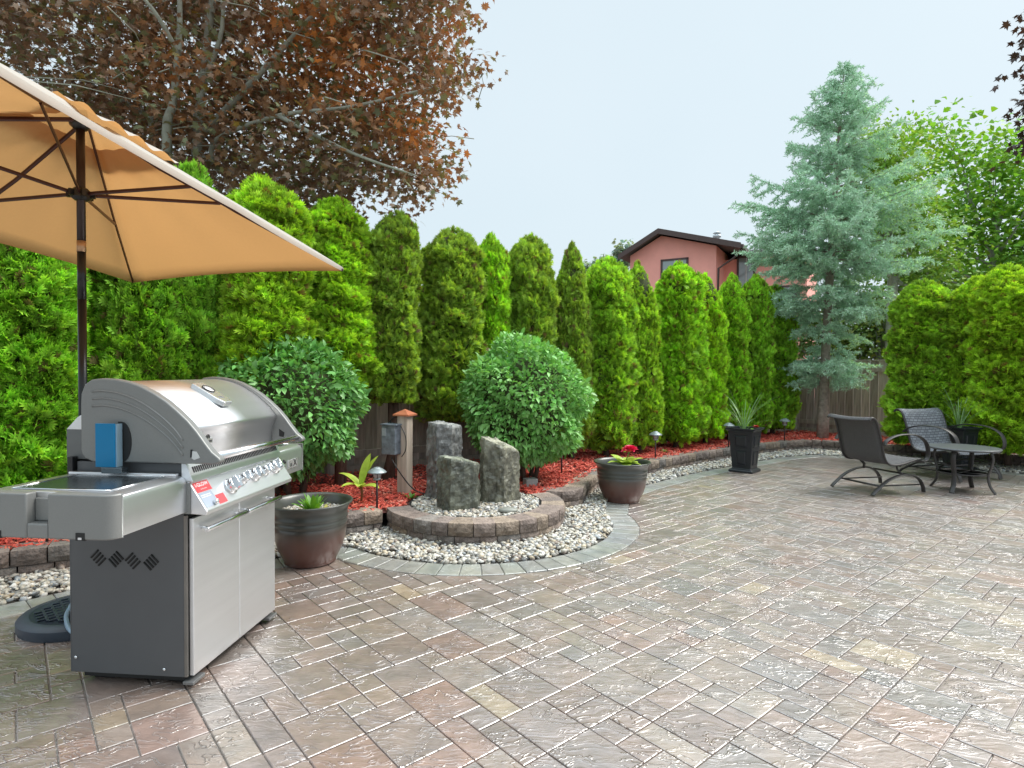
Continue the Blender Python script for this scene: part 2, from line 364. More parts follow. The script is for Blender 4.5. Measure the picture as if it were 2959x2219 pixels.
VV, FF, CC, nb = [], [], [], 0
for (sz, pa, col, dz) in pav[298:]:
    V, F = paver_poly(pa, dz); VV += V; FF += [(a + nb, b + nb, c + nb) for a, b, c in F]; CC += [col] * len(V); nb += len(V)
o = ob('paver_field', mesh_np('paver_field', VV, FF, paver_m, np.array(CC)), patio); o['kind'] = 'stuff'; o['label'] = 'the smaller and farther pavers of the patio'
# border pavers: one soldier course round the gravel
BPTS = resample(edge_path, .128); cnt = 0; VV, FF, CC, nb = [], [], [], 0
tg = np.gradient(BPTS, axis=0); tg /= np.linalg.norm(tg, axis=1, keepdims=True); nm = np.stack([tg[:, 1], -tg[:, 0]], 1)
bl = []
for k in range(len(BPTS) - 1):
    p, q = BPTS[k], BPTS[k + 1]; poly = [p + nm[k] * .004, q + nm[k + 1] * .004, q + nm[k + 1] * B_OUT, p + nm[k] * B_OUT]
    c = sum(poly) / 4; col = np.array([.25, .255, .235]) * prnd.uniform(.85, 1.15) * np.array([1, prnd.uniform(.97, 1.03), prnd.uniform(.95, 1.05)])
    V, F = paver_poly(poly, .003 + prnd.uniform(-.001, .001), gap=.003, ch=.005); V = np.array(V); c3 = np.array([c[0], c[1], 0])
    bo = ob('border_paver', mesh_np('border_paver', V - c3, F, border_m, np.tile(col, (len(V), 1))), patio, c3); cnt += 1

# ================================================================== WALLS OF THE PLANTING BED
bed_left = [g2(-420, 603), g2(-200, 600), g2(-60, 590), g2(0, 580), g2(71, 570.5), g2(150, 560), g2(240, 549.5), g2(300, 543), g2(345, 537.5), g2(383, 531)]
ring_r = .80
ring = [RC + ring_r * np.array([math.cos(a), math.sin(a)]) for a in np.linspace(R(200), R(392), 40)]
p_in = RC + ring_r * np.array([math.cos(R(32)), math.sin(R(32))])
right_wall = [p_in + np.array([-.06, .05]), p_in + np.array([.22, .0]), p_in + np.array([.36, .16]), p_in + np.array([.42, .42])] + [g2(x, y) for x, y in ((600, 487.5), (625, 481), (648, 475.5), (694, 466), (730, 459.5), (762, 454.5), (788, 451.5), (815, 450), (843, 452.3), (880, 455), (930, 459), (995, 465), (1080, 473), (1200, 488))]
wall_cols = np.array([[.175, .135, .115], [.15, .12, .105], [.20, .155, .13], [.165, .145, .13], [.22, .17, .13]])
block_m = mat('wall_block_stone', (.2, .15, .12), .85, var=.35, nscale=18, bump=.9, bscale=45, attr=True)
brnd = random.Random(3)
def block_mesh(L, D, H, col):
    """split-face block: front (-y) face chipped and uneven"""
    nx, nz = max(3, int(L / .03)), 4; r = brnd.random
    V = []; F = []
    for iz in range(nz):
        for ix in range(nx):
            u, v = ix / (nx - 1), iz / (nz - 1); edge = min(u, 1 - u, v, 1 - v)
            dy = (.012 if edge > 0 else 0.0) + (r() - .5) * (.016 if edge > 0 else .004)
            ins = .004
            V.append((-L / 2 + ins + (L - 2 * ins) * u, -D / 2 - dy, -H / 2 + .002 + (H - .004) * v))
    b0 = len(V)
    for ix in range(nx):
        u = ix / (nx - 1); V.append((-(L / 2 - .003) + (L - .006) * u, D / 2, -H / 2 + .002))
    b1 = len(V)
    for ix in range(nx):
        u = ix / (nx - 1); V.append((-(L / 2 - .003) + (L - .006) * u, D / 2, H / 2 - .002 + (r() - .5) * .002))
    for iz in range(nz - 1):
        for ix in range(nx - 1):
            a = iz * nx + ix; F.append((a, a + 1, a + nx + 1, a + nx))
    top = (nz - 1) * nx
    for ix in range(nx - 1):
        F.append((top + ix, top + ix + 1, b1 + ix + 1, b1 + ix)); F.append((b0 + ix, b0 + ix + 1, ix + 1, ix)); F.append((b1 + ix, b1 + ix + 1, b0 + ix + 1, b0 + ix))
    V = np.array(V)
    for side, sx in ((0, -1), (nx - 1, 1)):
        idx = [iz * nx + side for iz in range(nz)]
        q = [idx[0], idx[-1], b1 + side, b0 + side]; F.append(tuple(q if sx < 0 else q[::-1]))
        for iz in range(nz - 2): pass
    me = bpy.data.meshes.new('block'); me.from_pydata([tuple(v) for v in V], [], F)
    bm = bmesh.new(); bm.from_mesh(me); bmesh.ops.recalc_face_normals(bm, faces=bm.faces); bm.to_mesh(me); bm.free()
    a = me.attributes.new('col', 'FLOAT_COLOR', 'POINT')
    for k in range(len(V)):
        f = 1.0 + (.35 if V[k][2] > H / 2 - .01 else 0); a.data[k].color = (col[0] * f, col[1] * f, col[2] * f, 1)   # paler along the top
    me.materials.append(block_m); return me
def build_wall(name, label, path, L0, z_courses, D=.2, curved=False, side=1):
    w_ = thing(name, label, 'garden wall', (path[0][0], path[0][1], 0)); base = np.array([path[0][0], path[0][1], 0.0])
    for ci, (z0, H, set_) in enumerate(z_courses):
        P = resample(np.asarray(path), .03); d = np.r_[0, np.cumsum(np.linalg.norm(np.diff(P, axis=0), axis=1))]; tot = d[-1]
        s = 0.0 if ci % 2 else -L0 * .5
        while s < tot - .03:
            L = L0 * brnd.choice([1, 1, 1.15, .8]); a, b = max(s, 0), min(s + L, tot); s += L
            if b - a < .05: continue
            pa = np.array([np.interp(a, d, P[:, k]) for k in (0, 1)]); pb = np.array([np.interp(b, d, P[:, k]) for k in (0, 1)])
            t = (pb - pa); ll = np.linalg.norm(t); t /= ll; nrm = np.array([-t[1], t[0]]) * side    # towards the bed
            c = (pa + pb) / 2 + nrm * (D / 2 + set_)
            col = wall_cols[brnd.randrange(len(wall_cols))] * brnd.uniform(.85, 1.15)
            wide = ll * (1.0 if not curved else 1.0)
            o = ob('block', block_mesh(wide, D, H, col), w_, np.array([c[0], c[1], z0 + H / 2 + brnd.uniform(-.001, .001)]) - base, math.atan2(t[1], t[0]) + (0 if side > 0 else math.pi))
    return w_
courses = [(-.035, .105, .012), (.072, .105, 0)]
build_wall('retaining_wall', 'low retaining wall of split-face brown blocks running behind the grill', bed_left, .24, courses)
build_wall('ring_wall', 'curved low wall of brown blocks round the three standing stones', ring, .175, courses, D=.2, curved=True)
build_wall('retaining_wall', 'long low retaining wall of brown blocks under the clipped hedge to the far corner', right_wall, .2, courses)
# mulch bed surface
def poly_sheet(name, pts, z, m):
    v2, _, f2 = cdt([Vector((float(p[0]), float(p[1]))) for p in pts], [], [list(range(len(pts)))], 3, 1e-5)[:3]
    me = bpy.data.meshes.new(name); me.from_pydata([(v.x, v.y, z) for v in v2], [], [tuple(f) for f in f2]); me.materials.append(m)
    me.flip_normals() if len(me.polygons) and me.polygons[0].normal.z < 0 else None
    return ob(name, me)
def offset(P, d):
    P = resample(np.asarray(P), .15); t = np.gradient(P, axis=0); t /= np.linalg.norm(t, axis=1, keepdims=True); return P + np.stack([-t[:, 1], t[:, 0]], 1) * d
MZ = .145
C1 = G(792, 432, .12)[:2]                     # corner where the two fences meet
F_L = G(347, 468, .2)[:2]; dirL = (C1 - F_L) / np.linalg.norm(C1 - F_L)
F_R = G(892.5, 439.5, .12)[:2]; dirR = (F_R - C1) / np.linalg.norm(F_R - C1)
FLA = C1 - dirL * 14.5; FRB = C1 + dirR * 8
bed_front = np.vstack([offset(bed_left, .1)[:-2], [RC + (ring_r - .1) * np.array([math.cos(a), math.sin(a)]) for a in np.linspace(R(204), R(392), 30)], offset(right_wall, .1)[6:]])
bed_poly = list(bed_front) + [FRB, C1, FLA]
mulch_ground = mat('mulch_ground', (.10, .028, .02), .95, var=.4, nscale=30, bump=.8, bscale=60)
o = poly_sheet('mulch_bed', bed_poly, MZ, mulch_ground); struct(o, 'red mulch covered planting bed')
# gravel ground
gravel_ground = mat('gravel_ground', (.10, .09, .08), .95, var=.4, nscale=60, bump=.8, bscale=90)
gf = list(EP) + list(offset(right_wall, .06)[::-1])[:-6] + [RC + (ring_r - .06) * np.array([math.cos(a), math.sin(a)]) for a in np.linspace(R(392), R(200), 30)] + list(offset(bed_left, .06)[::-1])[1:]
o = poly_sheet('gravel_bed', gf, -.008, gravel_ground); struct(o, 'river gravel strip between wall and paving')

# ------------------------------------------------------------------ river pebbles (uncountable)
def ico(sub):
    bm = bmesh.new(); bmesh.ops.create_icosphere(bm, subdivisions=sub, radius=1); V = np.array([v.co[:] for v in bm.verts]); F = np.array([[v.index for v in f.verts] for f in bm.faces]); bm.free(); return V, F
def rand_rot(n, tilt=1.0):
    a = rng.uniform(0, 2 * math.pi, n); q = rng.normal(size=(n, 3)) * tilt; 
    x, y = q[:, 0] * .4, q[:, 1] * .4; ca, sa = np.cos(a), np.sin(a); cx, sx, cy, sy = np.cos(x), np.sin(x), np.cos(y), np.sin(y)
    Rz = np.zeros((n, 3, 3)); Rz[:, 0, 0] = ca; Rz[:, 0, 1] = -sa; Rz[:, 1, 0] = sa; Rz[:, 1, 1] = ca; Rz[:, 2, 2] = 1
    Rx = np.zeros((n, 3, 3)); Rx[:, 0, 0] = 1; Rx[:, 1, 1] = cx; Rx[:, 1, 2] = -sx; Rx[:, 2, 1] = sx; Rx[:, 2, 2] = cx
    Ry = np.zeros((n, 3, 3)); Ry[:, 1, 1] = 1; Ry[:, 0, 0] = cy; Ry[:, 0, 2] = sy; Ry[:, 2, 0] = -sy; Ry[:, 2, 2] = cy
    return Rx @ Ry @ Rz
pebble_m = mat('pebble_stone', (.4, .38, .33), .45, var=.18, nscale=60, attr=True, spec=.5)
PC = np.array([[.50, .46, .38], [.58, .55, .48], [.38, .35, .30], [.25, .24, .22], [.14, .14, .14], [.46, .38, .27], [.62, .60, .56], [.30, .24, .20], [.33, .35, .36]])
PCW = np.array([5, 5, 3.5, 2.2, 1.3, 2.5, 4, 1.5, 1.5]); PCW /= PCW.sum()
def in_poly(p, poly):
    x, y = p[:, 0][:, None], p[:, 1][:, None]; P = np.asarray(poly); x0, y0 = P[:, 0], P[:, 1]; x1, y1 = np.roll(x0, -1), np.roll(y0, -1)
    c = ((y0 > y) != (y1 > y)) & (x < (x1 - x0) * (y - y0) / (y1 - y0 + 1e-12) + x0); return c.sum(1) % 2 == 1
def pebbles(name, poly, dens, z, zj, smin, smax, label, keep=None):
    P = np.asarray(poly); lo, hi = P.min(0), P.max(0); n = int(dens * np.prod(hi - lo)); p = rng.uniform(lo, hi, (n, 2)); p = p[in_poly(p, P)]
    if keep is not None: p = p[keep(p)]
    n = len(p); s = rng.uniform(smin, smax, n) ** 1; T, F = ico(1)
    T = T * (1 + .12 * rng.normal(size=(len(T), 1)))
    sc = np.stack([s, s * rng.uniform(.6, .95, n), s * rng.uniform(.35, .6, n)], 1)
    t = np.stack([p[:, 0], p[:, 1], z + rng.uniform(0, zj, n)], 1); cols = PC[rng.choice(len(PC), n, p=PCW)] * rng.uniform(.72, 1.1, (n, 1))
    o = ob(name, scatter(name, T, F, rand_rot(n, .9), t, sc, cols, pebble_m, True)); tag(o, label, 'gravel', kind='stuff'); return o
def keepg(p):
    d = np.linalg.norm(p - RC, axis=1); px = 512 + 588 * p[:, 0] / np.maximum(p[:, 1], .3)
    return (px > -90) & (px < 1110) & (p[:, 1] > 1)
near = lambda p: keepg(p) & (p[:, 1] < 5.9)
farp = lambda p: keepg(p) & (p[:, 1] >= 5.9)
pebbles('river_gravel', gf, 2500, .0, .024, .012, .03, 'smooth cream and grey river pebbles between the block wall and the grey border', near)
pebbles('river_gravel', gf, 1700, .0, .024, .014, .031, 'pale river pebbles in the strip running back along the retaining wall', farp)

# ------------------------------------------------------------------ red mulch chips (uncountable)
chip_m = mat('red_wood_chips', (.4, .08, .05), .75, var=.25, nscale=50, attr=True)
T = np.array([(-.5, -.5, -.5), (.5, -.5, -.5), (.5, .5, -.5), (-.5, .5, -.5), (-.35, -.4, .5), (.5, -.5, .3), (.42, .4, .5), (-.5, .3, .4)]); Fq = np.array([(0, 3, 2, 1), (4, 5, 6, 7), (0, 1, 5, 4), (1, 2, 6, 5), (2, 3, 7, 6), (3, 0, 4, 7)])
P = np.array(bed_poly); lo, hi = P.min(0), P.max(0); n = int(1500 * np.prod(hi - lo)); p = rng.uniform(lo, hi, (n, 2)); p = p[in_poly(p, P)]
px = 512 + 588 * p[:, 0] / np.maximum(p[:, 1], .3); dring = np.linalg.norm(p - RC, axis=1)
dedge = np.min(np.linalg.norm(p[:, None, :] - resample(bed_front, .25)[None], axis=2), axis=1)
keep = (px > -60) & (px < 1090) & (p[:, 1] > 1) & (dring > np.where(np.isin(np.floor(np.degrees(np.arctan2(p[:, 1] - RC[1], p[:, 0] - RC[0])) % 360), np.arange(34, 198)), .64, .86)) & (dedge < 2.6) & (rng.random(len(p)) < np.where(p[:, 1] < 6.8, 1, .55)) & (rng.random(len(p)) < np.where(dedge < 1.3, 1, .4))
p = p[keep]; n = len(p)
sc = np.stack([rng.uniform(.03, .075, n), rng.uniform(.006, .016, n), rng.uniform(.003, .008, n)], 1) * np.where(p[:, 1] < 6.8, 1, 1.35)[:, None]
MC = np.array([[.66, .10, .065], [.55, .075, .05], [.72, .17, .11], [.38, .055, .04], [.75, .32, .24]])
cols = MC[rng.choice(5, n, p=[.34, .28, .2, .13, .05])] * rng.uniform(.8, 1.15, (n, 1))
dz = rng.uniform(0, .03, n)
o = ob('red_mulch', scatter('red_mulch', T, Fq, rand_rot(n, .8), np.stack([p[:, 0], p[:, 1], MZ + .005 + dz], 1), sc, cols, chip_m)); tag(o, 'bright red shredded wood mulch over the planting bed', 'mulch', kind='stuff')

# ================================================================== STANDING STONES in their basin
basin_m = mat('basin_liner', (.012, .012, .013), .5)
bs = MB(); bs.lathe([(.605, .12), (.6, .166), (.592, .170), (.584, .160), (.575, .12), (.0001, .12)], 40, cap=False)
o = bs.build('basin', basin_m, None, True, loc=(RC[0], RC[1], 0)); tag(o, 'black plastic basin rim inside the ring wall holding pebbles', 'basin')
rp = [RC + .57 * np.array([math.cos(a), math.sin(a)]) for a in np.linspace(0, 2 * math.pi, 40)[:-1]]
pebbles('river_gravel', rp, 4200, .148, .026, .012, .025, 'cream river pebbles around the feet of the three standing stones')
stone_m = mat('basalt', (.105, .108, .09), .5, var=.6, nscale=14, bump=1.0, bscale=28, attr=True, coat=.25, coat_rough=.3, stretch=(1, 1, .6))
def standing_stone(label, px, py, wid, top_px, slope, tone, seed, deep=.8, twist=0.0, n_side=6):
    wid *= 1.1
    base = G(px, py, .13); base = base + np.array([0, wid * .4, 0]); Y = base[1]; zt = CH - (top_px - 371.5) / FPX * Y
    rr = random.Random(seed); th = sorted([2 * math.pi * (k + rr.uniform(-.22, .22)) / n_side for k in range(n_side)]); rad = [wid / 2 * rr.uniform(.93, 1.12) for _ in th]
    nz, m_ = 30, 10; V = []; C = []
    Hh = zt - .02
    ring_n = n_side * m_
    def prof(k):
        i, f = divmod(k, m_); f /= m_; a0, a1 = th[i], th[(i + 1) % n_side] + (2 * math.pi if i == n_side - 1 else 0)
        p0 = np.array([rad[i] * math.cos(a0), rad[i] * math.sin(a0) * deep]); j = (i + 1) % n_side; p1 = np.array([rad[j] * math.cos(a1), rad[j] * math.sin(a1) * deep]); return p0 * (1 - f) + p1 * f
    from mathutils import noise as mn
    for iz in range(nz + 4):
        for k in range(ring_n):
            p = prof(k)
            if iz <= nz: f = iz / nz; s_ = 1 - .08 * f - (.05 if iz == nz else 0); inner = 1
            else: f = 1; inner = [.0, .78, .45, .0][iz - nz]; s_ = .87
            q = p * s_ * (inner if iz > nz else 1)
            zz = Hh * f * (1 + slope * (q[0] / wid)) if f > 0 else 0
            if iz > nz: zz += .012 * (1 - inner)
            nn = mn.noise(Vector((q[0] * 9 + seed, q[1] * 9, zz * 7))) * .010 + mn.noise(Vector((q[0] * 25 + seed, q[1] * 25, zz * 14))) * .014 + mn.noise(Vector((q[0] * 50 + seed, q[1] * 50, zz * 34))) * .011
            if iz <= nz: L = np.linalg.norm(q) + 1e-6; q = q * (1 + nn / L)
            else: zz += nn * 1.2
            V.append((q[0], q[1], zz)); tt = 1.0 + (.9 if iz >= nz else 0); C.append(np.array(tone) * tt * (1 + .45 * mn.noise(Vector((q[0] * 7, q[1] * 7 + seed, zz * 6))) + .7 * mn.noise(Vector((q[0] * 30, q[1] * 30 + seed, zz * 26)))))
    F = [(i * ring_n + j, i * ring_n + (j + 1) % ring_n, (i + 1) * ring_n + (j + 1) % ring_n, (i + 1) * ring_n + j) for i in range(nz + 3) for j in range(ring_n)]
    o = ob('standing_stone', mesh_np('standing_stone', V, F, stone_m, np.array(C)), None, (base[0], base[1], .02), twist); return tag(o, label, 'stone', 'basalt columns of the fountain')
standing_stone('tallest grey basalt column at the back left of the stone group', 442.5, 504, .335, 424, -.05, (.125, .125, .12), 3, twist=.2)
standing_stone('shortest dark green-grey basalt column at the front of the stone group', 458, 516, .37, 460, -.16, (.095, .10, .075), 12, twist=.5)
standing_stone('leaning-topped basalt column at the right of the stone group', 498.5, 508, .345, 443, -.22, (.135, .13, .095), 22, twist=-.1)
fl = MB(); T_, F_ = ico(3); T2 = T_ * np.array([.085, .055, .028]); fl.add(T2, [tuple(f) for f in F_])
c = G(508, 512, .17); o = fl.build('flat_stone', mat('flat_pebble', (.22, .22, .19), .45, var=.2), None, True, loc=(c[0], c[1], .185)); tag(o, 'flat oval grey stone lying on the pebbles beside the right column', 'stone')
c = G(530.5, 486, .16); MBx = MB().box((0, 0, 0), (.13, .11, .09)); o = MBx.build('concrete_block', mat('concrete', (.33, .32, .3), .85, var=.15, bump=.3), None, bevel=.006, loc=(c[0], c[1] + .05, .185), rz=.35); tag(o, 'small pale concrete block behind the ring wall', 'block')

# ================================================================== FENCES
wood_m = mat('weathered_cedar', (.42, .37, .32), .85, var=.35, nscale=5, stretch=(6, 6, .6), bump=.4, bscale=14, attr=False, objcol=True)
def fence(label, P, Q, z0, H, gaps=None):
    d = Q - P; L = np.linalg.norm(d); t = d / L; ang = math.atan2(t[1], t[0]); f = thing('wooden_fence', label, 'fence', (P[0], P[1], 0), ang)
    bw = .142; n = int(L / bw); protos = []
    for k in range(3):
        m_ = MB().bb(-bw / 2 + .003, bw / 2 - .003, -.009, .009, 0, H); protos.append(m_.mesh('board', wood_m))
    for k in range(n):
        o = ob('board', protos[k % 3], f, (bw * (k + .5), random.uniform(-.003, .003), z0)); v = random.uniform(.75, 1.25); o.color = (v, v * random.uniform(.95, 1.03), v * random.uniform(.92, 1.05), 1); o.rotation_euler = (0, 0, 0)
    for zr in (z0 + .12, z0 + H - .2):
        for s in np.arange(0, L - .2, 2.4):
            MB().bb(s, min(s + 2.39, L), -.05, -.012, zr, zr + .085).build('rail', wood_m, f)
    MB().bb(0, L, -.035, .03, z0 + H + .001, z0 + H + .035).build('cap_rail', wood_m, f)
    for s in np.arange(0, L, 2.4):
        MB().bb(s - .045, s + .045, -.145, -.055, 0.0, z0 + H - .01).build('post', wood_m, f)
    MB().bb(0, L, -.04, -.013, z0 - .12, z0 + .03).build('kick_board', wood_m, f)
    return f
HR = CH - (359.3 - 373.0) / FPX * ((C1[1] + F_R[1]) / 2) - .2 - .035
fence('tall dark weathered board fence running behind the evergreen hedge on the left', FLA, C1 - dirL * .07, .2, HR)
fence('weathered brown board fence behind the blue spruce and the patio chairs', C1, FRB, .2, HR)
print('fence height', HR, 'corner', C1)

# ================================================================== PLANTS
leafy = mat('arborvitae_foliage', (.1, .2, .03), .55, var=.12, nscale=3, attr=True, objcol=True, transl=.36, tcol=(1.25, 1.2, .5), spec=.25)
bark = mat('bark', (.115, .075, .055), .9, var=.35, nscale=14, stretch=(3, 3, .5), bump=.8, bscale=25)
# one flat spray of scale leaves: fingers fanning from a stalk, slightly cupped
ST, SF = [], []
for (bx, by, ax_, ay, wd, zz) in ((0, 0, 0, 1, .13, .10), (0, .15, -.40, .78, .12, .16), (0, .15, .42, .74, .12, .14), (0, .05, -.55, .42, .11, .02), (0, .05, .52, .38, .11, .03), (0, .45, -.2, 1.0, .08, .2), (0, .42, .24, .98, .08, .18)):
    dx, dy = ax_ - bx, ay - by; L = math.hypot(dx, dy); nx_, ny_ = -dy / L * wd, dx / L * wd; b0 = len(ST)
    ST += [(bx, by, 0), (bx + dx * .55 + nx_, by + dy * .55 + ny_, zz * .4), (ax_, ay, zz), (bx + dx * .55 - nx_, by + dy * .55 - ny_, zz * .4)]; SF += [(b0, b0 + 1, b0 + 2), (b0, b0 + 2, b0 + 3)]
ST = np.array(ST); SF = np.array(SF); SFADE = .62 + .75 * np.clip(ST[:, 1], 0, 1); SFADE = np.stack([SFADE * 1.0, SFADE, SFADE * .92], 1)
def crown_profile(u, shape=0):
    """relative radius over relative height u 0..1"""
    base = np.where(u < .12, .72 + .28 * np.sqrt(np.clip(u / .12, 0, 1)), 1.0)
    u0 = .88 if shape == 0 else .76; top = np.clip((1 - u) / (1 - u0), 0, 1) ** (.42 if shape == 0 else .58); return base * (1 - .20 * (u - .12).clip(0)) * np.where(u < u0, 1, top)
def hedge_proto(seed, n, H=2.8, Rr=.45, shape=0, ssize=.1):
    g_ = np.random.default_rng(seed); u = g_.random(n * 2) ; pr = crown_profile(u, shape); keep = g_.random(len(u)) < pr / pr.max(); u = u[keep][:n]; n = len(u)
    th = g_.uniform(0, 2 * math.pi, n); ph = g_.uniform(0, 6.28, 12); lump = np.zeros(n)
    for k in range(6): lump += np.sin(th * (k % 4 + 1) + u * (6 + 5 * k) * (1 if k % 2 else -1) + ph[k]) * np.sin(u * (9 + 4 * k) + ph[k + 6] + th * (k % 3))
    lump *= .10; dep = 1 - np.abs(g_.normal(0, .15, n)); r = Rr * crown_profile(u, shape) * (1 + lump) * dep; z = u * H
    la, lb = g_.uniform(0, 6.28), g_.uniform(.02, .09); topn = (u > .86) * .12 * np.sin(th + ph[1]) ; z = z + topn * H * .25
    t = np.stack([r * np.cos(th) + lb * u ** 3 * math.cos(la), r * np.sin(th) + lb * u ** 3 * math.sin(la), z], 1)
    out = np.stack([np.cos(th), np.sin(th), np.zeros(n)], 1); d = out * g_.uniform(.35, 1.0, (n, 1)) + np.array([0, 0, 1]) * g_.uniform(.1, 1.15, (n, 1)) + g_.normal(0, .38, (n, 3)); d[:, 2] += 1.6 * (u > .93)
    Rm = rot_frames(d, g_.uniform(-math.pi, math.pi, n)); s = g_.uniform(.65, 1.3, n) * ssize
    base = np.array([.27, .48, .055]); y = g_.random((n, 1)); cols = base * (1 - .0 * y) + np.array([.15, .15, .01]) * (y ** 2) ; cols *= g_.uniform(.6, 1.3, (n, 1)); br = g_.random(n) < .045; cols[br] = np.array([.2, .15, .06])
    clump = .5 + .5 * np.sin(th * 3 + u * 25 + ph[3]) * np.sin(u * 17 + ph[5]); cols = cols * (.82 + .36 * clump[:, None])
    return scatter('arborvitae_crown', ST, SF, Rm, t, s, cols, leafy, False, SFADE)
protos = [hedge_proto(100 + k, 11500, shape=k % 2, ssize=.098) for k in range(5)]
dense = [hedge_proto(200 + k, 15500, shape=0, ssize=.095) for k in range(2)]
def core_mesh(seed):
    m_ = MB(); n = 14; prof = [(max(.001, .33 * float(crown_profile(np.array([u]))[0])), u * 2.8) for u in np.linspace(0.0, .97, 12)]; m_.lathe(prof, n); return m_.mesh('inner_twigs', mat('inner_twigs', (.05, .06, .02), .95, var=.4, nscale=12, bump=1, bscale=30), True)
core = core_mesh(0)
hl_p = np.array(G(597.6, 488.2)[:2]); hl_n = np.array([-A[1], A[0]])
def hedge_pos(px, off):
    k = (px - 512) / FPX; P0_ = hl_p + hl_n * off; t = (k * P0_[1] - P0_[0]) / (A[0] - k * A[1]); return P0_ + A * t, t
def arborvitae(label, px, hw, top_y, zb, pos, tint, lean=0.0, proto=None, group='arborvitae of the left and back hedge', deepen=1.0):
    X, Y = pos; zt = CH + (371.3 + (px - 512) * .0061 - top_y - 8) / FPX * Y; H = zt - zb; Rr = hw * .89 / FPX * Y
    t = thing('arborvitae', label, 'hedge tree', (X, Y, MZ), 0, group)
    pm = proto if proto is not None else protos[random.randrange(5)]
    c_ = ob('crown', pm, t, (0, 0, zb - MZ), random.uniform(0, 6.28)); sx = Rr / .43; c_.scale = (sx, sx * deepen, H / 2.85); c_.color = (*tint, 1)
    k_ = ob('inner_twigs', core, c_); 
    nt_ = 2 if zb > .5 else 1; st = MB()
    for q in range(nt_):
        a = random.uniform(0, 6.28); st.tube([(.06 * math.cos(a) * q * 2, .06 * math.sin(a) * q, -.1), (.05 * q, .03, (zb - MZ) * .6), (.03 * q, 0, zb - MZ + H * .7)], [.05, .042, .012], 8)
    st.build('trunk', bark, t, True); t.rotation_euler = (random.uniform(-.015, .015), lean + random.uniform(-.018, .018), random.uniform(-.1, .1)); return t
og = lambda t: .85 + .42 * np.clip((1.6 - t) / 2.2, 0, 1)
def hp(px, extra=0.0):
    p, t = hedge_pos(px, 1.0); return hedge_pos(px, float(og(t)) + extra)[0]
G1 = (1.0, 1.0, 1.0); OL = (.95, .88, 1.15); BR = (1.1, 1.2, .8); DK = (.82, .98, .9)
specs = [
 ('wide dark arborvitae under the parasol at the left edge of the photo', 28, 54, 182, .25, AT(30, 400, 4.55)[:2], (.95, 1.15, 1.0)),
 ('arborvitae behind the parasol pole and above the grill lid, left one of two', 158, 44, 176, .3, AT(138, 400, 5.25)[:2], DK),
 ('arborvitae whose light green tip just clears the parasol edge', 190, 34, 163, .3, AT(190, 400, 5.5)[:2], DK),
 ('broad round-topped arborvitae rising over the parasol edge, under the red maple', 262, 43, 174, .9, AT(262, 400, 5.7)[:2], (1.12, 1.1, .8)),
 ('arborvitae just behind the right tip of the parasol', 339, 36, 196, 1.15, hp(339), (1.1, 1.12, .8)),
 ('slim olive arborvitae with a bare stem beside the gap in the hedge', 391, 27, 208, 1.0, hp(391), OL),
 ('flat-topped olive arborvitae behind the tallest standing stone', 448, 31, 222, .75, hp(448), OL),
 ('small bright pointed arborvitae left of the round bush top', 491, 21, 232, .5, hp(491), (1.12, 1.2, .8)),
 ('arborvitae standing right behind the round bush', 528, 27, 231, .4, hp(530), OL),
 ('arborvitae on the right shoulder of the round bush', 573, 20, 240, .35, hp(572), OL),
 ('wide arborvitae behind the bowl planter with the pink flower', 607, 28, 253, .28, hp(607), (1.0, 1.05, .9)),
 ('narrow olive arborvitae left of the house window', 641, 20, 257, .28, hp(641), (1.05, 1.05, .85)),
 ('arborvitae standing in front of the house window, with a pointed top', 677, 26, 260, .28, hp(677), BR),
 ('bright arborvitae right of the one before the window', 707, 19, 269, .28, hp(707), (1.3, 1.3, .75)),
 ('arborvitae behind the square black planter', 731, 20, 269, .28, hp(731), BR),
 ('arborvitae fourth from the spruce end of the hedge row', 752, 17, 272, .28, hp(752), (1.0, 1.12, .85)),
 ('last arborvitae of the row, next to the blue spruce', 774, 19, 280, .28, hp(774), (.95, 1.08, .9)),
]
for sp in specs: arborvitae(*sp, proto=(dense[len(sp[0]) % 2] if sp[1] < 350 else None))
for (lab, px, hw, ty, Y, tint, dp) in (('dense clipped arborvitae at the left end of the right hedge, behind the chairs', 926, 31, 276, 9.3, (1.0, 1.02, .9), 1.0),
      ('clipped arborvitae in the middle of the right hedge', 968, 26, 273, 8.9, (1.05, 1.02, .85), 1.1), ('tallest clipped arborvitae of the right hedge at the photo edge', 1010, 34, 262, 8.4, (1.15, 1.1, .75), 1.0),
      ('clipped arborvitae just beyond the right edge of the photo', 1075, 38, 262, 7.9, G1, 1.0)):
    arborvitae(lab, px, hw, ty, .25, AT(px, 400, Y)[:2], tint, proto=dense[px % 2], group='clipped arborvitae of the right hedge', deepen=dp)

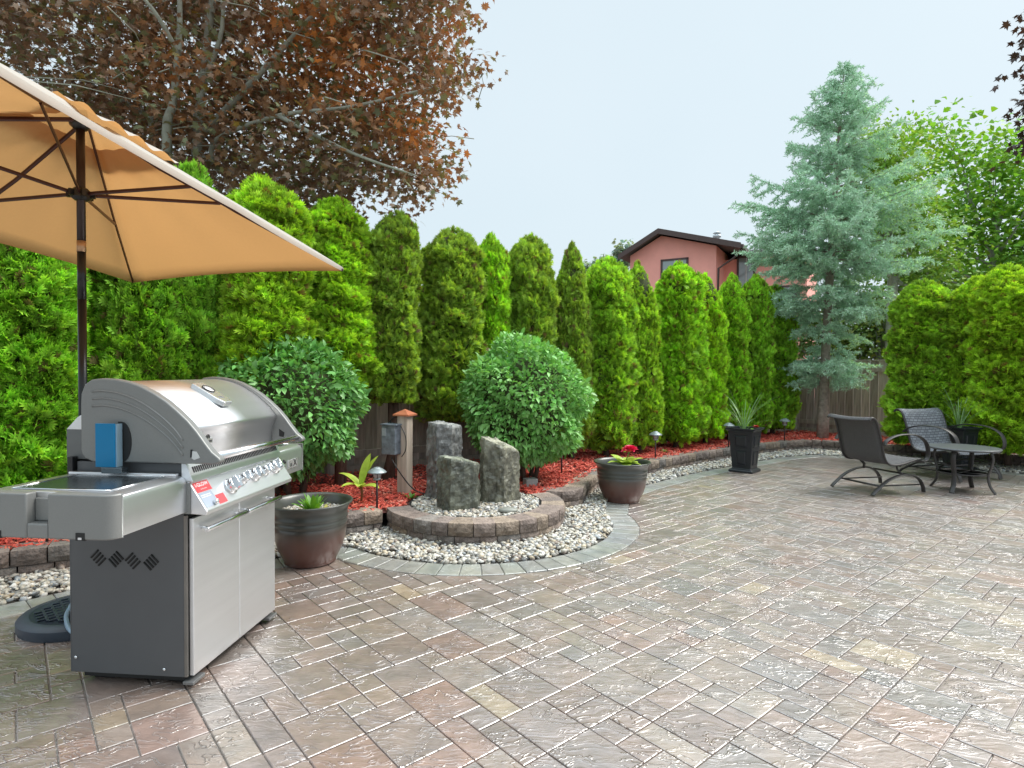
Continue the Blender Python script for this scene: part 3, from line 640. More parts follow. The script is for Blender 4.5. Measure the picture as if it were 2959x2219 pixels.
# ------------------------------------------------------------------ round bushes
bush_leaf = mat('bush_leaves', (.05, .13, .05), .38, var=.1, nscale=4, attr=True, transl=.2, tcol=(1.3, 1.3, .6), spec=.32)
LT = np.array([(0, 0, 0), (-.26, .32, .07), (0, .35, 0), (.26, .32, .07), (-.22, .68, .03), (0, .7, -.05), (.22, .68, .03), (0, 1.05, -.16)])
LF = np.array([(0, 2, 1), (0, 3, 2), (1, 2, 5), (1, 5, 4), (2, 3, 6), (2, 6, 5), (4, 5, 7), (5, 6, 7)])
def globe_bush(label, c, rx, rz, n, seed, lsize, tone):
    g_ = np.random.default_rng(seed); z = g_.uniform(-.97, 1, n); th = g_.uniform(0, 2 * math.pi, n); rr = np.sqrt(1 - z * z)
    o_ = np.stack([rr * np.cos(th), rr * np.sin(th), z], 1); ph = g_.uniform(0, 6.28, 8); lump = sum(np.sin(o_[:, 0] * (3 + k) + o_[:, 1] * (4 - k) + o_[:, 2] * (5 + k) + ph[k]) for k in range(5)) * .026
    dep = (1 - np.abs(g_.normal(0, .085, n))) * (1 + lump); stick = g_.random(n) < .03; dep[stick] *= 1.07
    t = o_ * np.array([rx, rx, rz]) * dep[:, None]
    d = o_ * .75 + g_.normal(0, .5, (n, 3)); d[:, 2] -= .12; Rm = rot_frames(d, g_.normal(0, .7, n)); s = g_.uniform(.5, 1.3, n) * lsize
    cols = np.array(tone) * g_.uniform(.7, 1.25, (n, 1)); cols[:, 1] *= 1 + .25 * (g_.random(n) ** 3)
    b = thing('round_bush', label, 'bush', (c[0], c[1], MZ))
    ob('foliage', scatter('bush_foliage', LT, LF, Rm, t, s, cols, bush_leaf, True), b, (0, 0, c[2] - MZ))
    inner = MB(); T_, F_ = ico(3); inner.add(T_ * np.array([rx * .72, rx * .72, rz * .72]), [tuple(f) for f in F_]); inner.build('inner_twigs', MATS['inner_twigs'], b, True, loc=(0, 0, c[2] - MZ))
    for q in range(5):
        a = q * 1.3 + seed; MB().tube([(.1 * math.cos(a), .1 * math.sin(a), -.05), (.17 * math.cos(a), .17 * math.sin(a), .25), (.3 * math.cos(a), .3 * math.sin(a), .7)], [.028, .024, .01], 7).build('stem', bark, b, True)
    return b
c = AT(291, 407, 5.6); globe_bush('dark green round bush behind the grill, left of the fence gap', c, .64, .64, 7200, 1, .074, (.18, .38, .12))
c = AT(525, 402, 6.45); globe_bush('light green clipped round bush behind the standing stones', c, .68, .69, 10500, 2, .066, (.25, .48, .15))

# ------------------------------------------------------------------ blue spruce
needle = mat('spruce_needles', (.12, .2, .17), .6, var=.12, nscale=2, attr=True, transl=.12, spec=.3)
spruce_bark = mat('spruce_bark', (.30, .25, .21), .9, var=.3, nscale=20, bump=.8, bscale=30)
def spruce():
    Y = 10.75; base = AT(822.5, 434, Y); zt = CH + (373 - 68) / FPX * Y; Hh = zt - MZ
    t = thing('blue_spruce', 'tall blue-green spruce with a bare pale trunk foot in front of the fence', 'conifer', (base[0], base[1], MZ))
    lean = .28
    def axis(z): return np.array([lean * (max(z, 0) / Hh) ** 1.5, 0, z])
    MB().tube([axis(z) for z in np.linspace(-.1, Hh * .99, 14)], [.11, .095, .088, .08, .074, .068, .07, .06, .05, .042, .034, .025, .016, .006], 12).build('trunk', spruce_bark, t, True)
    g_ = np.random.default_rng(5)
    prof_z = np.array([.8, 1.1, 1.7, 2.2, 2.8, 3.4, 3.9, 4.6, 5.4, 6.2, 6.6, Hh]); prof_r = .86 * np.array([.4, .75, .85, 1.1, 1.6, 1.85, 1.75, 1.3, .86, .42, .22, .03])
    mb = MB(); P0s, Ds, Ss = [], [], []
    NB = 168; zs = np.sort(1.0 + (Hh - 1.08) * g_.random(NB) ** .92)
    for i, z in enumerate(zs):
        L = np.interp(z, prof_z, prof_r) * g_.uniform(.6, 1.25); az = i * 2.399 + g_.uniform(-.4, .4); hd = np.array([math.cos(az), math.sin(az), 0]); o0 = axis(z)
        up = g_.uniform(.0, .45) + .5 * (z / Hh) ** 3; seg = 7; pts = []
        for k in range(seg + 1):
            f = k / seg; pts.append(o0 + hd * L * f + np.array([0, 0, L * (up * f - .55 * f * f * (1 - z / Hh * .7) + .22 * f ** 3)]))
        pts = np.array(pts); mb.tube(pts, [max(.004, .02 * (L / 1.5) * (1 - k / (seg + .6))) for k in range(seg + 1)], 4)
        def twig(a, b, w=1.0):
            n_ = max(3, int(np.linalg.norm(b - a) / .016)); f = np.linspace(0, 1, n_); q = a + (b - a) * f[:, None]; d = (b - a) / (np.linalg.norm(b - a) + 1e-6)
            for c_ in range(4):
                P0s.append(q + g_.normal(0, .004, q.shape)); Ds.append(np.tile(d * .75, (n_, 1)) + g_.normal(0, .65, (n_, 3)) + np.array([0, 0, .15])); Ss.append(np.full(n_, .07 * w) * g_.uniform(.75, 1.2, n_))
        for k in range(2, seg + 1): twig(pts[k - 1], pts[k])
        side = np.cross(hd, [0, 0, 1.0]); nt_ = int(4 + L * 7.5)
        for k in range(nt_):
            f = .18 + .82 * (k + g_.random()) / nt_; a = np.array([np.interp(f * seg, range(seg + 1), pts[:, c_]) for c_ in range(3)])
            sg = 1 if k % 2 else -1; l2 = (.16 + .34 * L * (1 - f) ** .8 * .8) * g_.uniform(.6, 1.2)
            dd = hd * g_.uniform(.5, .95) + side * sg * g_.uniform(.5, 1.0) + np.array([0, 0, g_.uniform(-.95, .1)]); dd /= np.linalg.norm(dd); b = a + dd * l2
            twig(a, b)
            if l2 > .28:
                for w_ in (-1, 1): m0 = a + dd * l2 * .5; d3 = dd + w_ * hd * .5 + np.array([0, 0, -.35]); twig(m0, m0 + d3 / np.linalg.norm(d3) * l2 * .42)
    mb.build('branches', spruce_bark, t, True)
    P_ = np.vstack(P0s); D_ = np.vstack(Ds); S_ = np.concatenate(Ss); n = len(P_); print('spruce needles', n)
    NT = np.array([(0, 0, 0), (.11, .5, 0), (0, 1, 0), (-.11, .5, 0)]); NF = np.array([(0, 1, 2), (0, 2, 3)])
    cols = np.array([.47, .68, .49]) * g_.uniform(.75, 1.2, (n, 1)); yl = (P_[:, 0] > .5)[:, None] & (g_.random((n, 1)) < .3); cols = np.where(yl, cols * np.array([1.25, 1.2, .75]), cols)
    ob('crown', scatter('spruce_needles', NT, NF, rot_frames(D_, g_.uniform(-3.14, 3.14, n)), P_, S_, cols, needle), t)
spruce()

# ------------------------------------------------------------------ maples
ML = []
for (r_, a_) in ((.0, -90), (.42, -68), (.30, -42), (.62, -22), (.40, 2), (.92, 22), (.55, 40), (.70, 52), (.48, 66), (1.0, 90)): ML.append((r_ * math.cos(R(a_)), r_ * math.sin(R(a_))))
ML = ML + [(-x, y) for x, y in ML[-2:0:-1]]; ML = [(0, 0, 0)] + [(x, y + .1, -.22 * (x * x + .5 * y * y)) for x, y in ML]
MT = np.array(ML); MF = np.array([(0, k, k + 1) for k in range(1, len(ML) - 1)] + [(0, len(ML) - 1, 1)])
red_leaf = mat('maple_red_leaves', (.05, .02, .02), .5, var=.1, nscale=2, attr=True, transl=.25, tcol=(1.6, 1.0, .6), spec=.4)
green_leaf = mat('maple_green_leaves', (.08, .18, .03), .5, var=.1, nscale=2, attr=True, transl=.35, tcol=(1.3, 1.2, .5), spec=.3)
maple_bark = mat('maple_bark', (.33, .34, .28), .85, var=.25, nscale=9, bump=.4, bscale=25)
def leaf_clusters(centres, per, spread, size, colf, g_, T_=MT, F_=MF, m=None, name='leaves', flatten=.55):
    n = len(centres) * per; c = np.repeat(centres, per, axis=0); off = np.clip(g_.normal(0, 1, (n, 3)), -1.9, 1.9) * spread * np.array([1, 1, flatten]); t = c + off
    d = off * np.array([1, 1, .3]) / spread + g_.normal(0, .6, (n, 3)); d[:, 2] -= .55; Rm = rot_frames(d, g_.normal(0, .7, n)); s = g_.uniform(.65, 1.2, n) * size
    return scatter(name, T_, F_, Rm, t, s, colf(t, n), m)
def red_maple():
    g_ = np.random.default_rng(31); base = AT(185, 470, 7.6); b3 = np.array([base[0], base[1], .15])
    t = thing('red_maple', 'large maple with dark purple-brown leaves and grey-green stems above the hedge', 'tree', b3)
    def px3(x, y, Y): return AT(x / 2.16, y / 2.16, Y - .4) - b3
    stems = [[(0, 0, 0), px3(430, 420, 7.4), px3(425, 320, 7.35), px3(440, 150, 7.3), px3(470, -80, 7.3), px3(500, -330, 7.3)],
             [(.1, 0, .6), px3(362, 350, 7.0), px3(375, 215, 6.95), px3(388, 60, 6.9), px3(385, -120, 6.9)],
             [(-.1, .1, .7), px3(340, 330, 7.7), px3(305, 240, 7.8), px3(250, 100, 7.9), px3(190, -60, 8.0)],
             [px3(428, 300, 7.35), px3(560, 160, 7.2), px3(650, 60, 7.1), px3(760, -60, 7.0)],
             [px3(430, 330, 7.4), px3(455, 350, 7.3), px3(470, 300, 7.2), px3(600, 250, 6.9), px3(760, 230, 6.7), px3(930, 190, 6.6)],
             [px3(430, 200, 7.3), px3(480, 60, 7.1), px3(470, -100, 7.0)], [px3(388, 120, 6.9), px3(330, 20, 6.6), px3(250, -60, 6.4)],
             [px3(600, 250, 6.9), px3(760, 330, 6.6), px3(900, 380, 6.4)], [px3(305, 240, 7.8), px3(180, 170, 7.6), px3(60, 60, 7.4)]]
    for k, s in enumerate(stems):
        pts = smooth_curve(s, 5); n_ = len(pts); r0 = (.08, .062, .055, .045, .04, .035, .03, .025, .03)[k]
        MB().tube(pts, [max(.006, r0 * (1 - .75 * i / n_)) for i in range(n_)], 8).build('stem', maple_bark, t, True)
    # crown: clusters of leaves inside the outline seen against the sky
    rows = [(-160, -260, 1040), (-100, -260, 1045), (-40, -200, 1040), (20, -120, 1020), (60, -80, 1000), (100, 40, 985), (130, 40, 990), (155, 50, 1050), (185, 80, 1040), (215, 110, 985), (245, 140, 1000), (275, 180, 975), (305, 230, 960), (335, 280, 990), (365, 340, 1000), (395, 420, 960), (420, 520, 960), (445, 600, 830)]
    ys = np.array([r[0] for r in rows]); x0 = np.array([r[1] for r in rows]); x1 = np.array([r[2] for r in rows])
    N = 1750; y = -170 + 620 * g_.random(N * 3) ** .95; xx = g_.uniform(-260, 1060, N * 3); keep = (xx > np.interp(y, ys, x0)) & (xx < np.interp(y, ys, x1) - g_.uniform(0, 60, N * 3))
    # airy holes
    hole = np.zeros(len(y)); 
    for (hx, hy, hr) in ((120, 135, 45), (160, 40, 30), (820, 180, 26), (930, 250, 40), (680, 460, 35), (1000, 110, 28), (800, 420, 30), (560, 110, 20), (590, 300, 18)): hole += ((xx - hx) ** 2 + (y - hy) ** 2 < hr * hr)
    keep &= hole < 1; xx, y = xx[keep][:N], y[keep][:N]; mid = 7.5 + g_.normal(0, .75, len(y)); mid = np.clip(mid - .5 * (xx > 700) * ((xx - 700) / 300), 6.2, 9.2)
    cen = np.array([AT(a / 2.16, b / 2.16, c_) - b3 for a, b, c_ in zip(xx, y, mid)])
    def colf(tt, n):
        base = np.array([.21, .145, .095]); c = np.tile(base, (n, 1)) * g_.uniform(.6, 1.5, (n, 1)); P_ = tt + b3; sxp = (512 + FPX * P_[:, 0] / P_[:, 1]) * 2.16; syp = (371 - FPX * (P_[:, 2] - CH) / P_[:, 1]) * 2.16
        wv = np.zeros(n)
        for (a, b, rr_, s_) in ((700, 130, 120, 1.0), (800, 190, 70, 1.3), (640, 90, 80, .8), (900, 260, 60, .7), (980, 330, 60, .7), (330, 170, 90, .55), (450, 210, 90, .5), (950, 100, 60, .6), (1000, 60, 60, .5), (880, 300, 60, .6)): wv += s_ * np.exp(-((sxp - a) ** 2 + (syp - b) ** 2) / rr_ ** 2)
        wv = np.clip(wv * g_.uniform(.2, 1.1, n), 0, 1)[:, None]; warm = np.array([.40, .17, .05]) * g_.uniform(.7, 1.3, (n, 1)); c = c * (1 - wv) + warm * wv
        gr = g_.random(n) < .24; c[gr] = np.array([.19, .21, .10]) * g_.uniform(.6, 1.2, (gr.sum(), 1)); yel = g_.random(n) < .02; c[yel] = np.array([.22, .17, .04]); return c
    ob('crown', leaf_clusters(cen, 20, .185, .065, colf, g_, m=red_leaf, name='maple_leaves'), t)
    tw = MB()
    for k in range(260):
        c_ = cen[g_.integers(len(cen))]; d = g_.normal(0, 1, 3); d[2] = abs(d[2]) * .3; d[0] -= .5; tw.tube([c_, c_ + d * .22, c_ + d * .4 + np.array([-.1, 0, -.1])], [.003, .005, .007], 4)
    o = tw.build('twigs', maple_bark, t, True); o['kind'] = 'stuff'
red_maple()
def broad_tree(name, label, px, py, Y, blobs, size, tone, seed, per=26, ncl=150, m=green_leaf, spread=.45, base_z=0.0):
    g_ = np.random.default_rng(seed); b3 = AT(px, py, Y); b3[2] = base_z; t = thing(name, label, 'tree', b3)
    cen = []
    tot = sum(b[2] ** 1.5 for b in blobs)
    for (bx, by, br) in blobs:
        n = int(ncl * br ** 1.5 / tot); c0 = AT(bx, by, Y) - b3; rr_ = br / FPX * Y; d = g_.normal(0, 1, (n, 3)); d /= np.linalg.norm(d, axis=1, keepdims=True); cen.append(c0 + d * rr_ * g_.uniform(.45, 1, (n, 1)) ** .6 * np.array([1, .8, .85]))
    cen = np.vstack(cen)
    def colf(tt, n): 
        c = np.tile(np.array(tone), (n, 1)) * g_.uniform(.65, 1.3, (n, 1)); c[:, 0] *= 1 + .5 * g_.random(n) ** 3; return c
    SL = np.array([(0, 0, 0), (.55, .1, -.08), (.42, .5, 0), (0, 1.05, -.1), (-.42, .5, 0), (-.55, .1, -.08)]); SLF = np.array([(0, 1, 2), (0, 2, 3), (0, 3, 4), (0, 4, 5)])
    kw = {} if m is red_leaf else dict(T_=SL, F_=SLF)
    ob('crown', leaf_clusters(cen, per, spread, size, colf, g_, m=m, name='leaves', **kw), t)
    top = cen[cen[:, 2].argmax()]; mb = MB(); cm = cen.mean(0); mb.tube([(0, 0, -.2), (cm[0] * .5, cm[1] * .5, cm[2] * .45), (cm[0], cm[1], cm[2])], [.16, .12, .07], 9); mb.build('trunk', maple_bark, t, True)
    lb = MB()
    for k in range(22):
        q = cen[g_.integers(len(cen))]; s0 = cm * np.array([1, 1, g_.uniform(.5, .9)]); lb.tube([s0, (s0 + q) / 2 + np.array([0, 0, -.15]), q], [.045, .03, .012], 5)
    lb.build('limbs', maple_bark, t, True); return t
broad_tree('maple_tree', 'bright green maple with airy crown behind the spruce and right hedge', 985, 420, 15.0, [(960, 190, 45), (1010, 205, 50), (920, 150, 28), (1000, 255, 40), (945, 250, 35), (1050, 180, 60), (905, 215, 25), (990, 150, 22), (940, 130, 14), (1040, 260, 40)], .125, (.17, .40, .05), 41, per=34, ncl=250, spread=.42)
broad_tree('shade_tree', 'darker green tree low behind the right hedge', 1000, 430, 18.0, [(990, 285, 32), (945, 290, 26), (1040, 285, 35), (920, 265, 20)], .14, (.10, .25, .05), 42, per=34, ncl=110, spread=.5)
broad_tree('ornamental_tree', 'yellow-green small tree just behind the blue spruce', 890, 430, 13.2, [(880, 200, 38), (905, 240, 36), (885, 160, 26), (915, 270, 20), (870, 140, 16)], .08, (.19, .38, .07), 43, per=50, ncl=150, spread=.32)
broad_tree('shrub', 'light green shrub seen over the fence behind the spruce', 900, 430, 13.6, [(905, 330, 22), (885, 345, 20), (870, 320, 16), (850, 345, 12), (920, 345, 16)], .09, (.2, .34, .09), 44, per=26, ncl=90, spread=.28)
broad_tree('shrub', 'grey-green leafy shrub behind the fence at the left foot of the spruce', 812, 430, 14.2, [(806, 345, 18), (822, 322, 16), (840, 335, 18), (800, 322, 12), (858, 350, 14), (884, 318, 18), (868, 300, 14)], .085, (.14, .25, .08), 51, per=40, ncl=130, spread=.26)
broad_tree('dark_maple', 'branch of a dark-leaved maple at the upper right edge of the photo', 1090, 420, 7.5, [(1064, 60, 20), (1062, 100, 18), (1070, 20, 22), (1050, 140, 8)], .08, (.04, .03, .025), 45, per=22, ncl=70, m=red_leaf, spread=.2)
broad_tree('distant_conifer', 'far blue-green tree top just left of the pink house', 622, 330, 60.0, [(625, 245, 3), (624, 253, 5), (620, 262, 8), (600, 266, 7), (586, 268, 6)], .4, (.22, .34, .30), 46, per=20, ncl=60, spread=.5)

# ================================================================== PINK HOUSE
stucco = mat('salmon_stucco', (.97, .43, .36), .9, var=.05, nscale=3, bump=.35, bscale=4)
brown_trim = mat('brown_trim', (.085, .055, .05), .6, var=.1)
roofing = mat('grey_shingle', (.16, .15, .15), .9, var=.25, nscale=30, bump=.4, bscale=60)
glass = mat('window_glass', (.28, .33, .34), .08, spec=1.0, var=.05)
white_trim = mat('curtain_white', (.55, .56, .55), .7)
def house():
    YR, YL = 26.0, 28.9; eR = AT(741, 244.3, YR); eL = AT(618, 254.5, YL); ax = eR - eL; ax[2] = 0; L = np.linalg.norm(ax); ax /= L; ang = math.atan2(ax[1], ax[0]); nb = np.array([-ax[1], ax[0], 0])
    t = thing('pink_house', 'salmon pink stucco house with brown fascia beyond the hedge', 'house', (eL[0], eL[1], 0), ang)
    ze = (eR[2] + eL[2]) / 2; d = ray(658.2, 229); s_ = ((eL - np.array([0, 0, CH])) @ nb) / (d @ nb); pk = np.array([0, 0, CH]) + d * s_; xr = (pk - eL) @ ax; zr = pk[2]
    oh = .55
    # local: x along facade, y away. facade at y = +.5 behind the eave edge
    wl, wr = .45, L - 1.15
    def roofz(x): return ze + (zr - ze) * (x / xr if x < xr else (L - x) / (L - xr))
    wall = MB().prism([(wl, 0), (wr, 0), (wr, roofz(wr) - .22), (xr, zr - .22), (wl, roofz(wl) - .22)], .5, 9.5, 'y'); wall.build('wall', stucco, t)
    MB().bb(wr - .02, wr + 3.6, 2.4, 9.4, 0, ze - .25).build('side_wall', stucco, t)
    rf = MB()
    for (xa, xb) in ((-.0, xr), (xr, L)):
        za, zb_ = roofz(xa), roofz(xb); rf.add([(xa, 0, za), (xb, 0, zb_), (xb, 10, zb_), (xa, 10, za), (xa, 0, za - .1), (xb, 0, zb_ - .1), (xb, 10, zb_ - .1), (xa, 10, za - .1)], [(0, 1, 2, 3), (7, 6, 5, 4), (0, 4, 5, 1), (1, 5, 6, 2), (2, 6, 7, 3), (3, 7, 4, 0)])
    ro = rf.build('roof', roofing, t)
    for (xa, xb) in ((0.0, xr), (xr, L)):
        za, zb_ = roofz(xa), roofz(xb); MB().add([(xa, -.04, za + .03), (xb, -.04, zb_ + .03), (xb, -.005, zb_ + .03), (xa, -.005, za + .03), (xa, -.04, za - .22), (xb, -.04, zb_ - .22), (xb, -.005, zb_ - .22), (xa, -.005, za - .22)], [(0, 1, 2, 3), (7, 6, 5, 4), (0, 4, 5, 1), (1, 5, 6, 2), (2, 6, 7, 3), (3, 7, 4, 0)]).build('fascia', brown_trim, t)
    MB().bb(L - .02, L + .1, 0, 10, ze - .2, ze - .04).build('gutter', brown_trim, t)
    MB().tube([(L + .03, .2, ze - .2), (L - .35, .35, ze - .55), (wr + .12, .45, ze - .95), (wr + .08, .45, ze - 3.5)], .05, 8).build('downspout', brown_trim, t, True)
    # lower right roof with white line edge (the part behind the spruce)
    MB().add([(L - .3, 2.0, ze + .05), (L + 2.4, 1.4, ze - .1), (L + 2.4, 9, ze + 1.1), (L - .3, 9, ze + 1.1), (L - .3, 2.0, ze - .15), (L + 2.4, 1.4, ze - .3), (L + 2.4, 9, ze - .3), (L - .3, 9, ze - .3)], [(0, 1, 2, 3), (7, 6, 5, 4), (0, 4, 5, 1), (1, 5, 6, 2), (2, 6, 7, 3), (3, 7, 4, 0)]).build('side_roof', roofing, t)
    v = MB().lathe([(.13, 0), (.13, .55), (.2, .56), (.2, .66), (.12, .68), (.12, .74), (.2, .76), (.05, .86), (0.001, .87)], 16); v.build('vent_pipe', mat('galvanised', (.5, .53, .55), .4, .7), t, True, loc=((L - xr) * .34 + xr + .8, 3.0, roofz((L - xr) * .34 + xr + .8) + .0))
    def win(x0, x1, z0, z1, y, split=None):
        f = MB()
        for (a, b, c_, d_) in ((x0, x1, z1 - .09, z1), (x0, x1, z0, z0 + .09), (x0, x0 + .09, z0, z1), (x1 - .09, x1, z0, z1)): f.bb(a, b, y - .06, y + .02, c_, d_)
        w_ = f.build('window', brown_trim, t); p = MB().bb(x0 + .09, x1 - .09, y - .03, y - .01, z0 + .09, z1 - .09).build('pane', glass, w_)
        xs = x0 + (x1 - x0) * (split or .52); MB().bb(xs - .03, xs + .03, y - .05, y - .012, z0 + .09, z1 - .09).build('mullion', white_trim, w_)
    def lx(pxx, yloc):   # pixel column -> local x on plane y = yloc
        d = ray(pxx, 300); o_ = np.array([0, 0, CH]); pl = eL + nb * yloc; s = ((pl - o_) @ nb) / (d @ nb); q = o_ + d * s; return (q - eL) @ ax, q[1]
    x0, y0 = lx(660.5, .5); x1, y1 = lx(688.0, .5); win(x0, x1, CH + (372 - 312) / FPX * y0, CH + (372 - 260) / FPX * y0, .5)
    x0, y0 = lx(736.5, 2.4); x1, y1 = lx(755.0, 2.4); win(x0, x1, CH + (372 - 300) / FPX * y0, CH + (372 - 256.5) / FPX * y0, 2.4)
    x0, y0 = lx(781, 2.4); x1, y1 = lx(797.0, 2.4); win(x0, x1, CH + (372 - 330) / FPX * y0, CH + (372 - 285) / FPX * y0, 2.4)
house()

# ================================================================== PARASOL
fabric = mat('parasol_canvas', (.70, .58, .43), .8, var=.04, nscale=60, transl=.55, tcol=(.66, .40, .19), spec=.15)
fn_ = fabric.node_tree; bs_ = fn_.nodes['Principled BSDF']; gg = fn_.nodes.new('ShaderNodeNewGeometry'); mc = fn_.nodes.new('ShaderNodeMix'); mc.data_type = 'RGBA'   # glare painted pale on the outside, light through the cloth painted tan inside
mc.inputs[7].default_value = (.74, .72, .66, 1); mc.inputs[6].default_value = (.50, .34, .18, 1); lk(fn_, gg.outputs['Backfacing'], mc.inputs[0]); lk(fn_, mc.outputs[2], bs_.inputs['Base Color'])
pole_m = mat('bronze_pole', (.035, .022, .02), .38, metal=.3, var=.1); rib_m = mat('dark_rib', (.05, .016, .014), .4, metal=.2)
def parasol():
    dsc = G(76, 621); loc = np.array([-2.30, 3.15, 0])
    t = thing('parasol', 'tan canvas market parasol with dark ribs over the grill', 'parasol', loc)
    Tp = AT(86.5, 116, 3.15) - loc
    cor = [np.array(c) - loc for c in ((-1.243, 4.325, 2.105), (-2.915, 4.53, 2.04), (-3.08, 3.22, 2.13), (-3.24, 1.91, 2.23), (-1.58, 1.70, 2.28), (-1.41, 3.01, 2.19))]
    order = cor     # R, B, mid-left, C, D, mid-near
    apex = np.array([Tp[0], Tp[1], Tp[2] + .008])
    U, W = 14, 12; V = []; n = 6
    def edge(k, f):
        a, b = order[k], order[(k + 1) % n]; p = a * (1 - f) + b * f; mid_ = k in (1, 2, 4, 5); sag = (.035 if mid_ else .06) * 4 * f * (1 - f); c = np.array([0, 0, p[2]]); return p * np.array([1 - sag * .9, 1 - sag * .9, 1]) + np.array([0, 0, sag * .25])
    def build_ring(u):
        o_ = []
        for k in range(n):
            for j in range(U):
                f = j / U; e = edge(k, f); q = apex * (1 - u) + e * u; q = q.copy(); q[2] += .005 * 4 * u * (1 - u) - .035 * math.sin(math.pi * f) * math.sin(math.pi * u)
                wr = .006 * math.sin(f * 19 + k * 2) * u * (1 - u) * 4; q[2] += wr; o_.append(q)
        return o_
    us = np.linspace(.16, 1, W); V = [p for u in us for p in build_ring(u)]; m_ = n * U
    F = [(i * m_ + j, i * m_ + (j + 1) % m_, (i + 1) * m_ + (j + 1) % m_, (i + 1) * m_ + j) for i in range(W - 1) for j in range(m_)]
    V += [p - np.array([0, 0, .028]) + (p * np.array([-.006, -.006, 0])) for p in build_ring(1.0)]
    F += [((W - 1) * m_ + j, (W - 1) * m_ + (j + 1) % m_, W * m_ + (j + 1) % m_, W * m_ + j) for j in range(m_)]
    cv = ob('canopy', mesh_np('canopy', V, F, fabric, None, True), t)
    # vent cap with a wavy edge sitting above the opening
    V = []; rings = [.0, .08, .16, .24, .29]
    for u in rings:
        for k in range(n):
            for j in range(U):
                f = j / U; e = edge(k, f); q = apex * (1 - u) + e * u; q = q.copy(); q[2] += .02 * 4 * u * (1 - u) + .022 + .016 * math.sin(f * 2 * math.pi * 2.0 + k) * (u / .29) ** 3; V.append(q)
    F = [(i * m_ + j, i * m_ + (j + 1) % m_, (i + 1) * m_ + (j + 1) % m_, (i + 1) * m_ + j) for i in range(len(rings) - 1) for j in range(m_)]
    ob('vent_cap', mesh_np('vent_cap', V, F, fabric, None, True), t)
    dy = np.array([0, 0, -.028])
    run = np.array([0, 0, AT(83.5, 194, 3.15)[2]])
    for k in range(n):
        e = order[k]; a = apex * .97 + e * .03 + dy; MB().tube([a, apex * .5 + e * .5 + dy + np.array([0, 0, -.022]), (e if k not in (2, 5) else apex * .05 + e * .95 + np.array([0, 0, -.012])) + dy * .7], .0085, 8, flat=(.012, .022)).build('rib', rib_m, t)
        f = (.44, .52, .74, .52, .52, .74)[k]; m2 = apex * (1 - f) + e * f + dy + np.array([0, 0, -.03 if k not in (2, 5) else .0]); dd = np.array([m2[0], m2[1], 0]); dd /= np.linalg.norm(dd)
        MB().tube([run + dd * .045, m2], .007, 8, flat=(.011, .019)).build('strut', rib_m, t)
    MB().tube([(0, 0, .05), (0, 0, 1.02), (0, 0, 1.72)], .0205, 20).build('lower_pole', mat('black_pole', (.012, .013, .014), .3, .2), t, True)
    zc0 = AT(83, 252, 3.15)[2]; zc1 = AT(83, 241, 3.15)[2]
    MB().tube([(0, 0, 1.72), (0, 0, zc0)], .0205, 20).build('middle_pole', MATS['black_pole'], t, True)
    MB().tube([(0, 0, zc0), (0, 0, zc1)], .0215, 20).build('collar', mat('brass_collar', (.42, .26, .15), .35, .6), t, True)
    MB().tube([(0, 0, zc1), (0, 0, apex[2] - .03)], .0205, 20).build('upper_pole', pole_m, t, True)
    h_ = MB(); h_.lathe([(.03, -.035), (.048, -.02), (.048, .012), (.03, .03)], 24, (0, 0, run[2]))
    for k in range(6):
        a = k * math.pi / 3 + .3; h_.box((.055 * math.cos(a), .055 * math.sin(a), run[2] - .004), (.022, .016, .034), Matrix.Rotation(a, 3, 'Z'))
    h_.build('runner', mat('black_plastic', (.012, .012, .012), .4), t)
    MB().lathe([(.03, -.05), (.05, -.03), (.05, 0), (.02, .02)], 20, (0, 0, apex[2] - .03)).build('top_hub', MATS['black_plastic'], t, True)
    return t
parasol()
bl = mat('dark_blue_resin', (.03, .042, .06), .42, var=.1, nscale=20)
def umbrella_base():
    t = thing('weighted_base', 'round dark blue parasol base with basket-weave top behind the grill', 'weighted base', (-2.30, 3.15, 0))
    MB().lathe([(.285, .0), (.29, .012), (.29, .05), (.28, .06), (.235, .068), (.225, .062), (.05, .075), (.045, .2), (.03, .26)], 56).build('disc', bl, t, True, auto=40)
    wv = MB()
    for i in range(-7, 8):
        for j in range(-7, 8):
            x, y = i * .03, j * .03
            if .06 < math.hypot(x, y) < .205:
                a = math.pi / 4 if (i + j) % 2 else -math.pi / 4; wv.box((x, y, .070), (.036, .012, .008), Matrix.Rotation(a, 3, 'Z'))
    o = wv.build('woven_relief', bl, t, bevel=.002); o['kind'] = 'stuff'
umbrella_base()
pts = smooth_curve([(-2.30, 3.05, .10), (-2.235, 2.98, .09), (-2.19, 2.985, .088), (-2.18, 3.07, .09), (-2.12, 3.18, .085), (-2.0, 3.25, .02), (-1.9, 3.2, .015)], 8)
pts = smooth_curve([G(84, 609, .1) + np.array([.05, .1, 0]), G(76, 603, .09), G(70, 608, .09), G(66.5, 616, .09), G(68, 626, .09), G(74, 633, .085), G(84, 636, .04), G(100, 640, .02)], 8)
o = MB().tube(pts, .011, 10).build('gas_hose', mat('pale_blue_hose', (.22, .32, .42), .4, var=.05), None, True); tag(o, 'pale blue hose looping over the parasol base beside the grill', 'hose')

